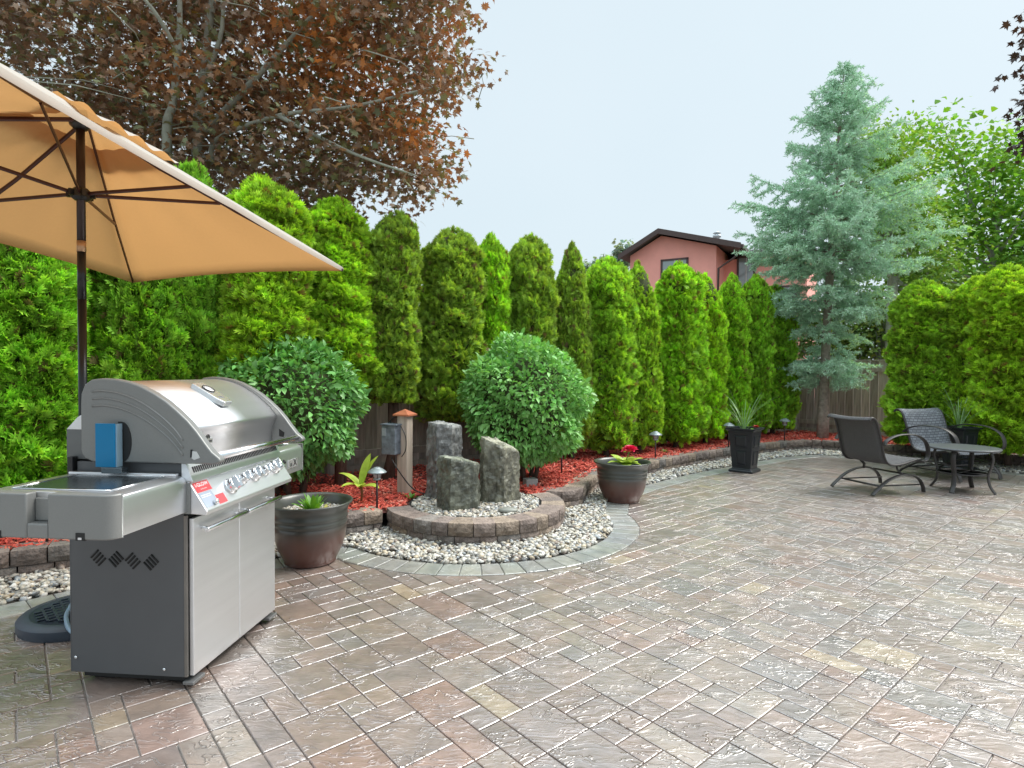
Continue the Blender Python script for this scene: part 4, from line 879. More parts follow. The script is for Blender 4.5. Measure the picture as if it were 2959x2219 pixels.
# ================================================================== GRILL
def brushed(name, col, rough, axis=(1, 1, 1), metal=1.0):
    m = mat(name, col, rough, metal=metal, var=.06, nscale=14, stretch=axis, bump=.03, bscale=120); return m
steel = brushed('brushed_steel', (.74, .745, .76), .37, (1, .04, 1)); steel_d = brushed('door_steel', (.72, .73, .75), .4, (1, .05, 1))
chrome = mat('chrome', (.75, .76, .77), .07, metal=1.0, var=.02); greyp = mat('grey_cast_paint', (.21, .212, .205), .42, metal=.35, var=.05, nscale=200, bump=.06, bscale=300)
char = mat('charcoal_panel', (.10, .103, .108), .45, metal=.3, var=.04); blk = mat('flat_black', (.008, .008, .008), .6)
red_st = mat('sticker_red', (.75, .08, .09), .35, var=.03); wht = mat('sticker_white', (.8, .8, .8), .4, var=.02); blu = mat('blue_film', (.0, .17, .36), .3, metal=.25, var=.04); greyst = mat('sticker_grey', (.35, .4, .48), .4)
O_ = G(187, 682.5, .03)
GR = thing('gas_grill', 'large stainless steel gas grill with closed curved lid and grey side shelves', 'grill', (O_[0], O_[1], 0), -R(5.0))
GWD = .775
def gb(name, m, x0, x1, y0, y1, z0, z1, bevel=.003, parent=GR):
    return MB().bb(x0, x1, y0, y1, z0, z1).build(name, m, parent, bevel=bevel)
# cart
cs = MB().bb(-.52, -.012, 0, .006, .052, .80); side = cs.build('side_panel', char, GR)
gb('side_panel', char, -.52, -.012, GWD - .045, GWD - .039, .052, .80, 0)
gb('back_panel', char, -.526, -.521, 0, GWD - .04, .052, .80, 0)
gb('floor_panel', char, -.52, -.012, .007, GWD - .047, .052, .06, 0)
gb('frame_edge', mat('edge_trim', (.2, .185, .17), .4, .6), -.011, .001, .0, .012, .052, .735, 0)
gb('frame_edge', MATS['edge_trim'], -.011, .001, GWD - .055, GWD - .043, .052, .735, 0)
gb('cart_inside', blk, -.02, -.012, .0125, GWD - .056, .06, .80, 0)
# louvre slots in the side panel: four blocks of slanted slots
for q, (cx, sgn) in enumerate(((-.394, 1), (-.314, -1), (-.238, 1), (-.156, -1))):
    for k in range(4):
        a = R(45) * sgn; off = (k - 1.5) * .0155; cz = .547 - .004 * q
        ux, uz = math.cos(a), math.sin(a); px_, pz_ = -uz * off, ux * off
        MB().tube([(cx + px_ - ux * .023, -.0008, cz + pz_ - uz * .023), (cx + px_ + ux * .023, -.0008, cz + pz_ + uz * .023)], .0046, 8, cap=True).build('vent_slot', blk, side, True)
for (x_, z_) in ((-.50, .115), (-.10, .082)):
    MB().lathe([(.0075, 0), (.006, .005), (.0, .006)], 12).build('screw', chrome, side, True).matrix_local = Matrix.Translation((x_, -.0005, z_)) @ Matrix.Rotation(R(90), 4, 'X')
for (x_, y_) in ((-.08, .09), (-.08, GWD - .12), (-.42, .09), (-.42, GWD - .12)):
    gb('caster_foot', blk, x_ - .05, x_ + .05, y_ - .035, y_ + .03, .0, .05, .006)
gb('gap_shade', blk, -.49, -.02, .03, GWD - .07, .02, .051, 0); gb('toe_plate', mat('toe_grey', (.2, .2, .2), .4, .5), -.02, .028, .0, .085, .018, .032, .002); gb('toe_plate', MATS['toe_grey'], -.02, .028, GWD - .13, GWD - .05, .018, .032, .002)  # black box under the cart puts the shade of the gap into colour
# doors
for (y0, y1, hy0, hy1) in ((.0135, .3665, .045, .362), (.3695, GWD - .057, .374, .70)):
    dr = gb('door', steel_d, .0025, .022, y0, y1, .052, .722, .003)
    zz = .668; x_ = .062
    MB().tube([(x_, hy0, zz), (x_, hy1, zz)], .0115, 16).build('handle', chrome, dr, True, bevel=.002)
    for yy in (hy0 + .03, hy1 - .03): MB().tube([(.022, yy, zz), (x_, yy, zz)], .008, 12).build('handle_post', chrome, dr, True)
# firebox head
gb('firebox', char, -.5, -.01, .012, GWD - .02, .805, .955, .004)
gb('back_trim', mat('dark_trim', (.03, .03, .032), .35, .5), -.53, -.505, -.005, GWD, .86, .975, .002)
# front rail with row of vent slots (sloping a little back)
rail = MB().prism([(-.02, .88), (.03, .88), (.022, .905), (.0, .955), (-.02, .958)], .0, GWD, 'y').build('front_rail', steel, GR, bevel=.002)
for k in range(52):
    y = .03 + k * (GWD - .06) / 51
    MB().box((.0135, y, .926), (.004, .0055, .026), Matrix.Rotation(R(-21), 3, 'Y')).build('rail_slot', blk, rail)
# control panel: wedge leaning back
px0, pz0, px1, pz1 = .012, .878, .092, .757
pan = MB().prism([(-.02, .745), (px1 - .004, .740), (px1, pz1), (px0, pz0), (-.02, pz0)], 0.002, GWD - .002, 'y').build('control_panel', steel, GR, bevel=.003)
gb('panel_end', greyp, -.019, .02, -.0025, .0015, .745, .875, 0, )
slope = Vector((px1 - px0, 0, pz1 - pz0)).normalized(); nrm_ = Vector((-slope.z, 0, slope.x)).normalized()
if nrm_.x < 0: nrm_ = -nrm_
def on_panel(f, y, h=0): return Vector((px0, y, pz0)) + Vector((px1 - px0, 0, pz1 - pz0)) * f + nrm_ * h
RP = Matrix((( 0, -slope.x, nrm_.x), (1, 0, 0), (0, -slope.z, nrm_.z)))   # local x -> +y (along), local y -> up the panel, z -> normal
def on_mtx(f, y, h=0): m = RP.to_4x4(); m.translation = on_panel(f, y, h); return m
kn = [(.52, .235, .034), (.42, .35, .024), (.42, .455, .031), (.40, .56, .024), (.38, .665, .033)]
for (f, y, r) in kn:
    k = MB().lathe([(r * 1.15, .0), (r * 1.12, .008), (r * .95, .012), (r * .95, .03), (r * .85, .036), (0.0001, .037)], 28); k.box((0, 0, .045), (r * .55, r * 1.75, .022))
    o = k.build('knob', chrome, GR, True, auto=35, bevel=.002); o.matrix_local = on_mtx(f, y)
MB().lathe([(.011, 0), (.011, .012), (.009, .02), (0.0001, .021)], 16).build('igniter_button', chrome, GR, True).matrix_local = on_mtx(.83, .075)
MB().lathe([(.006, 0), (.01, .018), (.012, .03), (0.0001, .032)], 14).build('light_switch', blk, GR, True).matrix_local = on_mtx(.35, .745)
st = MB().add([(-.0, -.062, 0), (.09, -.062, 0), (.09, .03, 0), (.0, .03, 0)], [(0, 1, 2, 3)])
def sticker(name, m, y0, y1, f0, f1, h=.0006):
    q = [on_panel(f0, y0, h), on_panel(f0, y1, h), on_panel(f1, y1, h), on_panel(f1, y0, h)]; return MB().add(q, [(0, 1, 2, 3)]).build(name, m, pan)
sticker('sticker', red_st, .012, .115, .07, .40); sticker('sticker', greyst, .012, .10, .42, .9); sticker('sticker', red_st, .105, .165, .62, .93)
text_obj('lettering', 'i-GLOW', .024, wht, pan, on_mtx(.17, .064, .0012), .0002); text_obj('lettering', 'backlit knobs', .008, wht, pan, on_mtx(.31, .064, .0012), .0001, False)
for f in (.5, .56): sticker('sticker_line', wht, .02, .085, f, f + .02, .001)
# side shelves
def shelf(y0, y1, out):
    """grey cast end cap + steel front skirt + top with recessed plate; out = -1 for the shelf nearest the camera"""
    x0, x1, z0, z1 = -.525, .004, .752, .905
    ye = y0 if out < 0 else y1; ycap = ye + (-out) * .045
    a, b = (ycap, y1) if out < 0 else (y0, ycap)
    sh = thing('side_shelf', None, None); sh.parent = GR; del_keys(sh)
    prof = [(x1, z0), (x1 + .0, z1 - .028), (x1 - .008, z1 - .01), (x1 - .028, z1), (x0 + .01, z1), (x0, z1 - .01), (x0, z0)]
    MB().prism([(p[0], p[1]) for p in prof], a + .001, b - .001, 'y').build('tray', steel, sh, bevel=.002, auto=30)
    # cast end cap, rounded corners in plan, with a towel notch
    c0, c1 = (ye, ycap) if out < 0 else (ycap, ye)
    r = .045; pl = [(x0, c1 if out < 0 else c0)]
    cap = MB(); e = ye; i_ = ycap
    plan = [(x1 + .002, i_)] + [(x1 + .002 - r + r * math.cos(q), e + (-out) * (r - r * math.sin(q))) for q in np.linspace(0, math.pi / 2, 7)] + [(x0 + r - r * math.sin(q), e + (-out) * (r - r * math.cos(q))) for q in np.linspace(0, math.pi / 2, 7)] + [(x0, i_)]
    n1, n0, bz = -.325, -.245, .80
    # split the cap into left, notch, right pieces so the notch is a real gap
    def slab(plan_, za, zb): cap.prism(plan_, za, zb, 'z')
    if out < 0:
        right = [p for p in plan if p[0] >= n0]; right = right + [(n0, e), (n0, i_)]; left = [(n1, i_), (n1, e)] + [p for p in plan if p[0] <= n1]
        slab(right, z0 - .006, z1 + .002); slab(left, z0 - .006, z1 + .002); slab([(n1, i_), (n0, i_), (n0, e), (n1, e)][::-1], z0 - .006, bz)
        slab([(n1, i_), (n0, i_), (n0, i_ - .012), (n1, i_ - .012)], bz, z1 - .02)
    else: slab(plan, z0 - .006, z1 + .002)
    cp_ = cap.build('end_cap', greyp, sh, bevel=.006, auto=40, seg=3)
    if out < 0:
        for xx in (-.12, -.44):
            MB().bb(xx - .017, xx + .017, ye - .0015, ye + .01, z0 - .008, z0 + .02).build('hook_slot', blk, cp_); MB().bb(xx - .006, xx + .008, ye - .004, ye + .006, z0 - .004, z0 + .004).build('hook', chrome, cp_)
    # recessed plate with bright rims on the top
    ya, yb = (a + .03, b - .035) if out < 0 else (a + .03, b - .03); xa, xb = x0 + .07, x1 - .07
    MB().bb(xa, xb, ya, yb, z1 + .0005, z1 + .0025).build('cutting_plate', mat('plate_grey', (.16, .19, .21), .25, .9), sh)
    rim = MB()
    for (p, q) in (((xa, ya), (xb, ya)), ((xb, ya), (xb, yb)), ((xb, yb), (xa, yb)), ((xa, yb), (xa, ya))): rim.tube([(p[0], p[1], z1 + .003), (q[0], q[1], z1 + .003)], .0022, 6)
    rim.build('plate_rim', chrome, sh, True)
    if out < 0:
        MB().bb(x0 + .02, x1 - .03, b - .028, b - .006, z1 + .0005, z1 + .012).build('shelf_ledge', steel, sh, bevel=.004)
    return sh
def del_keys(o):
    for k in ('label', 'category', 'group'):
        if k in o: del o[k]
sh1 = shelf(-.405, .0, -1); sh2 = shelf(GWD, GWD + .36, 1)
# right shelf badge on its front skirt
badge = MB().bb(.004, .008, GWD + .13, GWD + .245, .785, .833).build('badge', mat('badge_silver', (.8, .8, .8), .25, .8), sh2, bevel=.001)
MY = Matrix(((0, 0, 1, 0), (1, 0, 0, 0), (0, 1, 0, 0), (0, 0, 0, 1)))    # text lying in the y-z plane facing +x
def ymtx(x, y, z): m = MY.copy(); m.translation = (x, y, z); return m
text_obj('lettering', 'LE', .026, mat('ink', (.03, .03, .03), .4), badge, ymtx(.0088, GWD + .163, .803)); text_obj('lettering', 'X', .056, MATS['ink'], badge, ymtx(.0088, GWD + .212, .81))
# lid
sp_out = [(-.455, 1.01), (-.455, 1.20), (-.452, 1.245), (-.435, 1.285), (-.405, 1.305), (-.36, 1.311), (-.30, 1.308), (-.24, 1.297), (-.19, 1.281), (-.13, 1.252), (-.075, 1.218), (-.03, 1.182), (.02, 1.137), (.06, 1.092), (.095, 1.045), (.125, 1.008), (.155, .985), (.163, .972), (.155, .962), (.13, .958), (-.40, .958), (-.435, .972), (-.45, .99)]
lid = thing('lid', None, None); lid.parent = GR; del_keys(lid)
for (y0, y1, nm_) in ((-.018, .022, 0), (GWD - .022, GWD + .018, 1)):
    pl = MB().prism(sp_out, y0, y1, 'y').build('side_plate', greyp, lid, bevel=.008, auto=30, seg=3)
    # stamped grooves: curved ridges following the outline, real relief
    yf = y0 if nm_ == 0 else y0
    if nm_ == 0:
        for k, s in enumerate((.0, .028, .056)):
            base_pts = [(-.40, 1.255), (-.34, 1.258), (-.26, 1.243), (-.18, 1.21), (-.10, 1.158), (-.04, 1.105), (.0, 1.055)]
            pts = smooth_curve([(x, yf - .0005, z - s * 1.1) for x, z in base_pts], 4)
            MB().tube(pts, .0045, 8).build('ridge', greyp, pl, True)
        tri = MB().prism([(.035, 1.012), (.035, .985), (.05, .975), (.075, .985), (.06, 1.01)], yf - .002, yf + .001, 'y').build('finger_hole', mat('hole_pale', (.55, .56, .55), .4), pl)
        MB().prism([(.035, 1.018), (.033, .985), (.04, .985), (.043, 1.018)], yf - .003, yf - .001, 'y').build('hole_shadow_lip', blk, pl)
        arcp = [(-.268 + .042 * math.cos(a), 1.045 + .085 * math.sin(a)) for a in np.linspace(-math.pi / 2 + .1, math.pi / 2, 12)]
        MB().prism(arcp + [(-.285, 1.13), (-.285, .96)], yf - .0025, yf, 'y').build('spit_opening', blk, pl)
        MB().lathe([(.006, 0), (.005, .004), (0.0001, .005)], 10).build('screw', chrome, pl, True).matrix_local = Matrix.Translation((-.382, yf, 1.035)) @ Matrix.Rotation(R(90), 4, 'X')
    else:
        MB().prism([(.03, 1.03), (.03, .99), (.055, .985), (.06, 1.01)], y0 - .002, y0 + .001, 'y').build('finger_hole', blk, pl)
lp = smooth_curve([(-.445, .965), (-.447, 1.18), (-.43, 1.262), (-.38, 1.293), (-.30, 1.295), (-.20, 1.268), (-.10, 1.212), (-.03, 1.155), (.008, 1.112), (.012, 1.09), (-.002, 1.055), (-.012, 1.0), (-.015, .962)], 4)
V = []; ys = (.0225, GWD - .0225)
for y in ys: V += [(p[0], y, p[1]) for p in lp]
k_ = len(lp); F = [(i, i + 1, i + 1 + k_, i + k_) for i in range(k_ - 1)]
shell = ob('shell', mesh_np('shell', V, F, steel, None, True), lid); md = shell.modifiers.new('solid', 'SOLIDIFY'); md.thickness = .004; md.offset = -1
MB().tube([(.128, .02, .985), (.128, GWD - .02, .985)], .0155, 20).build('handle_bar', mat('satin_steel', (.72, .73, .74), .2, metal=1.0, var=.03), lid, True)
# thermometer housing on the lid
p = Vector((-.115, .365, 1.222)); nn = Vector((.5, 0, .866)).normalized(); tx = Vector((nn.z, 0, -nn.x)); RM = Matrix(((tx.x, 0, nn.x), (0, 1, 0), (tx.z, 0, nn.z))); TM = RM.to_4x4(); TM.translation = p + nn * .006
hou = MB().prism([(-.085, -.047), (.055, -.047), (.09, -.032), (.09, .032), (.055, .047), (-.085, .047), (-.095, .037), (-.095, -.037)], -.01, .016, 'z').build('thermometer_housing', mat('satin_cast', (.72, .74, .75), .25, .8), lid, bevel=.004); hou.matrix_local = TM
dial = MB().lathe([(.027, .0), (.027, .002), (0.0001, .002)], 28).build('dial', wht, hou, True); dial.location = (-.03, 0, .0165); 
rimd = MB().lathe([(.030, 0), (.031, .005), (.027, .005), (.026, .0)], 28).build('dial_rim', blk, hou, True); rimd.location = (-.03, 0, .0162)
for k in range(9):
    a = R(210 - k * 30); MB().box((0, 0, 0), (.006, .0018, .0006)).build('dial_mark', blk, dial).matrix_local = Matrix.Translation((-math.sin(a) * -.0 - .021 * math.sin(a), .021 * math.cos(a), .0026)) @ Matrix.Rotation(a + math.pi / 2, 4, 'Z')
MB().add([(-.002, -.001, .003), (.002, -.001, .003), (.0, .018, .003)], [(0, 1, 2)]).build('needle', red_st, dial)
tmx = Matrix(((0, -1, 0, .045), (1, 0, 0, 0), (0, 0, 1, .0168), (0, 0, 0, 1)))
text_obj('lettering', 'LEX', .02, mat('ink_grey', (.25, .25, .25), .4), hou, tmx)
# maker plate on the lower lid front, at the left
em = MB().prism([(.115, 1.022), (.19, 1.022), (.19, 1.042), (.172, 1.044), (.168, 1.060), (.152, 1.068), (.136, 1.060), (.132, 1.044), (.115, 1.042)], -.008, .0, 'x'); emb = em.build('emblem', MATS['badge_silver'], lid, bevel=.001)
text_obj('lettering', 'NAPOLEON', .0115, MATS['ink'], emb, ymtx(.0008, .1525, 1.031))
MB().tube([(.0008, .1525 + .014 * math.cos(a), 1.044 + .017 * math.sin(a)) for a in np.linspace(.1, math.pi - .1, 12)], .0026, 6).build('arch', MATS['ink'], emb, True)
fl_ = MB().lathe([(.0, -.001), (.006, 0), (.0, .001)], 12); o = fl_.build('flame', MATS['ink'], emb, True); o.matrix_local = ymtx(.0012, .1525, 1.05)
# rear hood box
gb('rear_housing', mat('rear_grey', (.14, .145, .145), .45, .5), -.556, -.46, .022, GWD - .02, .962, 1.09, .003)
MB().prism([(-.556, 1.0895), (-.46, 1.0895), (-.46, 1.17), (-.505, 1.142)], .022, GWD - .02, 'y').build('rear_shield', steel, GR, bevel=.002)
# blue-filmed rotisserie bracket standing on the shelf ledge
br = gb('bracket', blu, -.352, -.268, -.062, -.055, .945, 1.125, .001)
MB().bb(-.2678, -.262, -.0555, -.025, .945, 1.123).build('bracket_edge', mat('film_edge', (.35, .5, .6), .3, .5), br); gb('bracket_foot', MATS['plate_grey'], -.33, -.24, -.06, -.02, .918, .944, .003)

# ================================================================== BOWL PLANTERS
def pot_mat():
    m = mat('glazed_pot', (.1, .06, .05), .33, var=.12, nscale=9, attr=True, coat=.35, coat_rough=.25); return m
def bowl(label, c, rr, Hh):
    t = thing('bowl_planter', label, 'planter', (c[0], c[1], .003), 0, 'round glazed bowl planters')
    pr = [(.0, .0), (.17, .0), (.182, .006), (.178, .018), (.192, .035), (.225, .10), (.247, .17), (.256, .235), (.258, .262), (.252, .268), (.262, .276), (.264, .298), (.256, .306), (.266, .314), (.268, .335), (.262, .345), (.27, .375), (.285, .40), (.30, .41), (.303, .418), (.30, .424), (.287, .424), (.272, .405), (.255, .36), (.25, .30), (.22, .28)]
    pr = [(r * rr / .30, z * Hh / .424) for r, z in pr]; mb = MB().lathe(pr, 64, cap=False); me = mb.mesh('pot', pot_mat(), True)
    a = me.attributes.new('col', 'FLOAT_COLOR', 'POINT')
    for i, v in enumerate(me.vertices):
        f = min(1, max(0, (v.co.z / Hh - .35) / .3)); lo, hi_ = np.array([.105, .042, .03]), np.array([.05, .052, .044]); cc = lo * (1 - f) + hi_ * f; a.data[i].color = (*cc, 1)
    ob('pot', me, t); sl = MB().lathe([(.0001, .345 * Hh / .424), (.25 * rr / .3, .33 * Hh / .424)], 32).build('soil', mat('potting_soil', (.03, .024, .02), .95, var=.4, nscale=40, bump=1, bscale=80), t, True); return t
cA = AT(310.5, 500, 4.13); bowl('large glazed bowl planter beside the grill holding a small succulent', cA[:2], .288, .43)
cB = AT(622, 480, 6.15); bowl('glazed bowl planter with the bright pink flower at the hedge wall', cB[:2], .295, .415)
# three worn pale spots on the first pot
t0 = bpy.data.objects['bowl_planter']
for (dx, zz, w_) in ((-.12, .135, .018), (.02, .15, .012), (.105, .15, .02)):
    yy = -math.sqrt(max(.0, (.231 * .96) ** 2 - dx * dx)); o = MB().lathe([(w_ * .6, 0), (0.0001, .0015)], 12).build('chip', mat('chip_white', (.5, .45, .45), .6), t0, True); o.matrix_local = Matrix.Translation((dx, yy + .001, zz)) @ Matrix.Rotation(math.atan2(dx, -yy), 4, 'Z') @ Matrix.Rotation(R(88), 4, 'X') @ Matrix.Diagonal((1, .6, 1, 1))
rp = [cA[:2] + .235 * np.array([math.cos(a), math.sin(a)]) for a in np.linspace(0, 2 * math.pi, 24)[:-1]]
pebbles('pot_gravel', rp, 7000, .35, .012, .006, .014, 'small grey and cream pebbles topping the soil of the planter beside the grill')
leaf_g = mat('fresh_green_leaf', (.14, .33, .04), .4, var=.12, nscale=20, transl=.3, tcol=(1.3, 1.2, .4)); leaf_y = mat('lime_leaf', (.45, .60, .08), .45, var=.15, nscale=20, transl=.3)
leaf_o = mat('yellowing_leaf', (.3, .27, .06), .5, var=.15, nscale=20); petal = mat('pink_petal', (.75, .02, .09), .5, var=.1, nscale=30, transl=.2); petal_r = mat('red_petal', (.6, .012, .02), .5, var=.1, nscale=30)
def blade(p, az, L, wd, lift, droop, cup=.15, seg=7, tip=.2):
    """curved leaf as a strip with thickness-less fold down the middle"""
    V = []; F = []; d = Vector((math.cos(az), math.sin(az), 0)); s = Vector((-math.sin(az), math.cos(az), 0)); q = Vector(p); ang = lift
    for k in range(seg + 1):
        f = k / seg; w_ = wd * (math.sin(math.pi * (.12 + .88 * f ** .9)) ** .7 if f < .98 else tip * .1) * .5
        V += [q + s * w_ + Vector((0, 0, cup * w_)), q, q - s * w_ + Vector((0, 0, cup * w_))]
        q = q + (d * math.cos(ang) + Vector((0, 0, math.sin(ang)))) * L / seg; ang -= droop / seg
    for k in range(seg):
        a = 3 * k; F += [(a, a + 1, a + 4, a + 3), (a + 1, a + 2, a + 5, a + 4)]
    return V, F
def rosette(name, label, cat, c, n, L, wd, m, seed, lift=(.3, 1.3), droop=.6, r0=.02):
    t = thing(name, label, cat, c); rr = random.Random(seed)
    for k in range(n):
        az = k * 2.399 + rr.uniform(-.3, .3); li = lift[0] + (lift[1] - lift[0]) * k / n; V, F = blade((r0 * math.cos(az), r0 * math.sin(az), 0), az, L * rr.uniform(.75, 1.15), wd * rr.uniform(.8, 1.2), li + rr.uniform(-.1, .1), droop)
        MB().add(V, F).build('leaf', m if not isinstance(m, list) else rr.choice(m), t, True)
    return t
rosette('succulent', 'fresh green leafy succulent in the planter beside the grill', 'plant', (cA[0] + .03, cA[1] - .04, .362), 26, .13, .032, leaf_g, 1, (.5, 1.5), .35)
rosette('wilting_plant', 'yellowing low leaves beside the succulent in the same planter', 'plant', (cA[0] + .12, cA[1] - .06, .362), 11, .085, .025, leaf_o, 2, (.2, .9), .5)
fl = rosette('flowering_plant', 'lime leaved plant with a ruffled pink bloom in the far bowl planter', 'plant', (cB[0] + .02, cB[1] - .06, .385), 17, .17, .095, leaf_y, 3, (.35, 1.0), .9)
MB().tube([(0, 0, 0), (.02, .0, .08), (.05, .02, .15)], .006, 8).build('stem', leaf_g, fl, True)
rr = random.Random(9)
for k in range(26):
    az = k * 2.4; rad_ = .018 + .05 * (k / 26); V, F = blade((.05 + .012 * math.cos(az), -.0 + .012 * math.sin(az), .135 + .03 * (1 - k / 26)), az, rad_ + .03, .06, 1.3 - 1.0 * k / 26, .7, cup=.5, seg=5); MB().add(V, F).build('petal', petal, fl, True)

# ================================================================== SQUARE PLANTERS
pl_black = mat('black_planter_plastic', (.012, .014, .018), .38, var=.1, nscale=20)
def square_planter(label, c, rz):
    t = thing('square_planter', label, 'planter', (c[0], c[1], .003), rz, 'square black panelled planters'); Hh = .60; wb, wt = .125, .175
    def sq(w_, z): return [(-w_, -w_, z), (w_, -w_, z), (w_, w_, z), (-w_, w_, z)]
    prof = [(.162, 0), (.162, .022), (.15, .036), (.132, .045), (wb, .055), (wt - .012, Hh - .05), (wt - .005, Hh - .035), (wt + .022, Hh - .018), (wt + .022, Hh), (wt - .005, Hh), (wt - .02, Hh - .06)]
    m_ = MB(); V = [p for w_, z in prof for p in sq(w_, z)]; F = [(i * 4 + j, i * 4 + (j + 1) % 4, (i + 1) * 4 + (j + 1) % 4, (i + 1) * 4 + j) for i in range(len(prof) - 1) for j in range(4)] + [(3, 2, 1, 0), tuple(range(len(prof) * 4 - 4, len(prof) * 4))]
    m_.add(V, F).build('body', pl_black, t, bevel=.003)
    for side in range(4):
        for (z0, z1) in ((.10, .29), (.345, .50)):
            def wz(z): return wb + (wt - .012 - wb) * (z - .055) / (Hh - .105)
            fr = MB(); hw0, hw1 = .062 + .018 * (z0 > .3), .067 + .02 * (z0 > .3)
            q = [(-hw0, z0), (hw0, z0), (hw1, z1), (-hw1, z1)]
            for a, b in zip(q, q[1:] + q[:1]): fr.tube([(a[0], -wz(a[1]) - .001, a[1]), (b[0], -wz(b[1]) - .001, b[1])], .006, 6)
            inner_ = [( -hw0 + .022, z0 + .022), (hw0 - .022, z0 + .022), (hw1 - .022, z1 - .022), (-hw1 + .022, z1 - .022)]
            fr.add([(x, -wz(z) + .001, z) for x, z in q] + [(x, -wz(z) - .007, z) for x, z in inner_], [(4, 5, 6, 7), (0, 1, 5, 4), (1, 2, 6, 5), (2, 3, 7, 6), (3, 0, 4, 7)])
            o = fr.build('raised_panel', pl_black, t); o.rotation_euler = (0, 0, side * math.pi / 2)
    MB().add(sq(wt - .022, Hh - .05), [(0, 1, 2, 3)]).build('soil', MATS['potting_soil'], t); return t
cn_ = G(751.2, 474.2); cS = cn_[:2] + np.array([.0, .225])
square_planter('square black panelled planter in front of the hedge wall', cS, R(45 + 3))
cS2 = AT(958, 470, 8.35)[:2]; square_planter('black planter half hidden behind the far patio chair', cS2, R(20))
spike_m = mat('spike_leaf', (.20, .34, .12), .4, var=.15, nscale=20, transl=.25)
def spike(label, c, n, L, seed):
    t = thing('spike_plant', label, 'plant', c); rr = random.Random(seed)
    for k in range(n):
        az = k * 2.399 + rr.uniform(-.3, .3); V, F = blade((.01 * math.cos(az), .01 * math.sin(az), 0), az, L * rr.uniform(.6, 1.2), .0105, rr.uniform(.7, 1.5), rr.uniform(.25, 1.1), .3, 9); MB().add(V, F).build('leaf', spike_m, t, True)
    return t
spike('fountain of thin pale green spike leaves in the square planter by the wall', (cS[0] - .02, cS[1], .55), 26, .62, 4)
spike('thin spike leaves rising behind the far patio chair', (cS2[0], cS2[1], .55), 22, .72, 6)
rf = rosette('red_geranium', 'low green leaves with one red bloom in the square planter', 'plant', (cS[0] + .07, cS[1] - .06, .565), 12, .08, .05, leaf_g, 8, (.1, .5), .6)
for k in range(14):
    az = k * 2.4; V, F = blade((.045 + .006 * math.cos(az), -.02 + .006 * math.sin(az), .045), az, .04, .035, 1.2 - k * .06, .6, .5, 4); MB().add(V, F).build('petal', petal_r, rf, True)

# ================================================================== SOLAR PATH LIGHTS
lens = mat('light_glass', (.35, .3, .3), .12, var=.05, spec=1.0); cap_m = mat('grey_light_cap', (.28, .32, .33), .35, .4)
dark_m = mat('dark_stake', (.045, .02, .022), .45, .2)
def solar(label, x, y, tall, base=None, s=1.0):
    b = G(x, y, MZ + .02) if base is None else np.array(base); t = thing('solar_light', label, 'path light', (b[0], b[1], MZ), 0, 'solar path lights in the red mulch'); H = tall
    MB().tube([(0, 0, -.05), (0, 0, H - .10 * s)], .009, 10).build('stake', dark_m, t, True)
    MB().lathe([(.012, H - .115 * s), (.03 * s, H - .108 * s), (.034 * s, H - .098 * s), (.03 * s, H - .092 * s)], 20).build('collar', cap_m, t, True)
    ln = MB().lathe([(.03 * s, H - .092 * s), (.043 * s, H - .045 * s)], 20).build('lens', lens, t, True)
    for k in range(5):
        a = k * 2 * math.pi / 5; MB().tube([(.033 * s * math.cos(a), .033 * s * math.sin(a), H - .094 * s), (.046 * s * math.cos(a), .046 * s * math.sin(a), H - .045 * s)], .003, 5).build('cage_bar', dark_m, t)
    MB().lathe([(.078 * s, H - .048 * s), (.082 * s, H - .042 * s), (.075 * s, H - .036 * s), (.045 * s, H - .012 * s), (.03 * s, H - .008 * s), (.026 * s, H - .001), (0.0001, H)], 28).build('cap', cap_m, t, True); return t
solar('nearest grey solar light beside the fountain wire post', 377, 509, .38)
solar('solar light in the mulch right of the pink-flower bowl planter', 655.3, 459, .40, s=1.1)
solar('solar light partly hidden behind the square black planter', 728.5, 448, .42, s=1.1)
solar('solar light at the hedge end by the fence corner', 784.5, 441.3, .42, s=1.1)
solar('solar light with its head lost in the round bush', 561.6, 473.5, .38)
solar('solar light mostly hidden below the grill side shelf', 47, 543, .36)

# ------------------------------------------------------------------ wooden post with outlet box
pst = thing('outlet_post', 'short weathered wooden post with a copper pyramid cap', 'post', (*G(403.5, 496, MZ)[:2] + np.array([0, .07]), MZ), R(-22))
pale_wood = mat('pale_post_wood', (.46, .38, .31), .8, var=.3, nscale=5, stretch=(5, 5, .5), bump=.4, bscale=14)
MB().bb(-.055, .055, -.055, .055, -.1, .77).build('post', pale_wood, pst, bevel=.006)
MB().add([(-.085, -.085, .77), (.085, -.085, .77), (.085, .085, .77), (-.085, .085, .77), (-.085, -.085, .785), (.085, -.085, .785), (.085, .085, .785), (-.085, .085, .785), (0, 0, .835)], [(3, 2, 1, 0), (0, 1, 5, 4), (1, 2, 6, 5), (2, 3, 7, 6), (3, 0, 4, 7), (4, 5, 8), (5, 6, 8), (6, 7, 8), (7, 4, 8)]).build('cap', mat('copper_cap', (.5, .17, .09), .4, .3), pst)
bx = thing('transformer_box', 'grey weathered transformer box hung on the wooden post', 'electrical box', tuple(np.array(pst.location) + np.array([-.115, -.035, 0])), R(-22))
gbx = mat('weathered_grey_box', (.17, .195, .23), .5, .2, var=.5, nscale=18)
MB().prism([(-.085, -.06), (.07, -.06), (.085, .05), (-.085, .05)], .40, .68, 'z').build('case', gbx, bx, bevel=.006); MB().bb(-.093, .093, -.075, .06, .681, .695).build('lid', gbx, bx, bevel=.003)
MB().bb(-.078, -.03, -.064, -.0605, .58, .655).build('rating_label', mat('label_grey', (.30, .33, .36), .5, var=.1, nscale=60), bx)
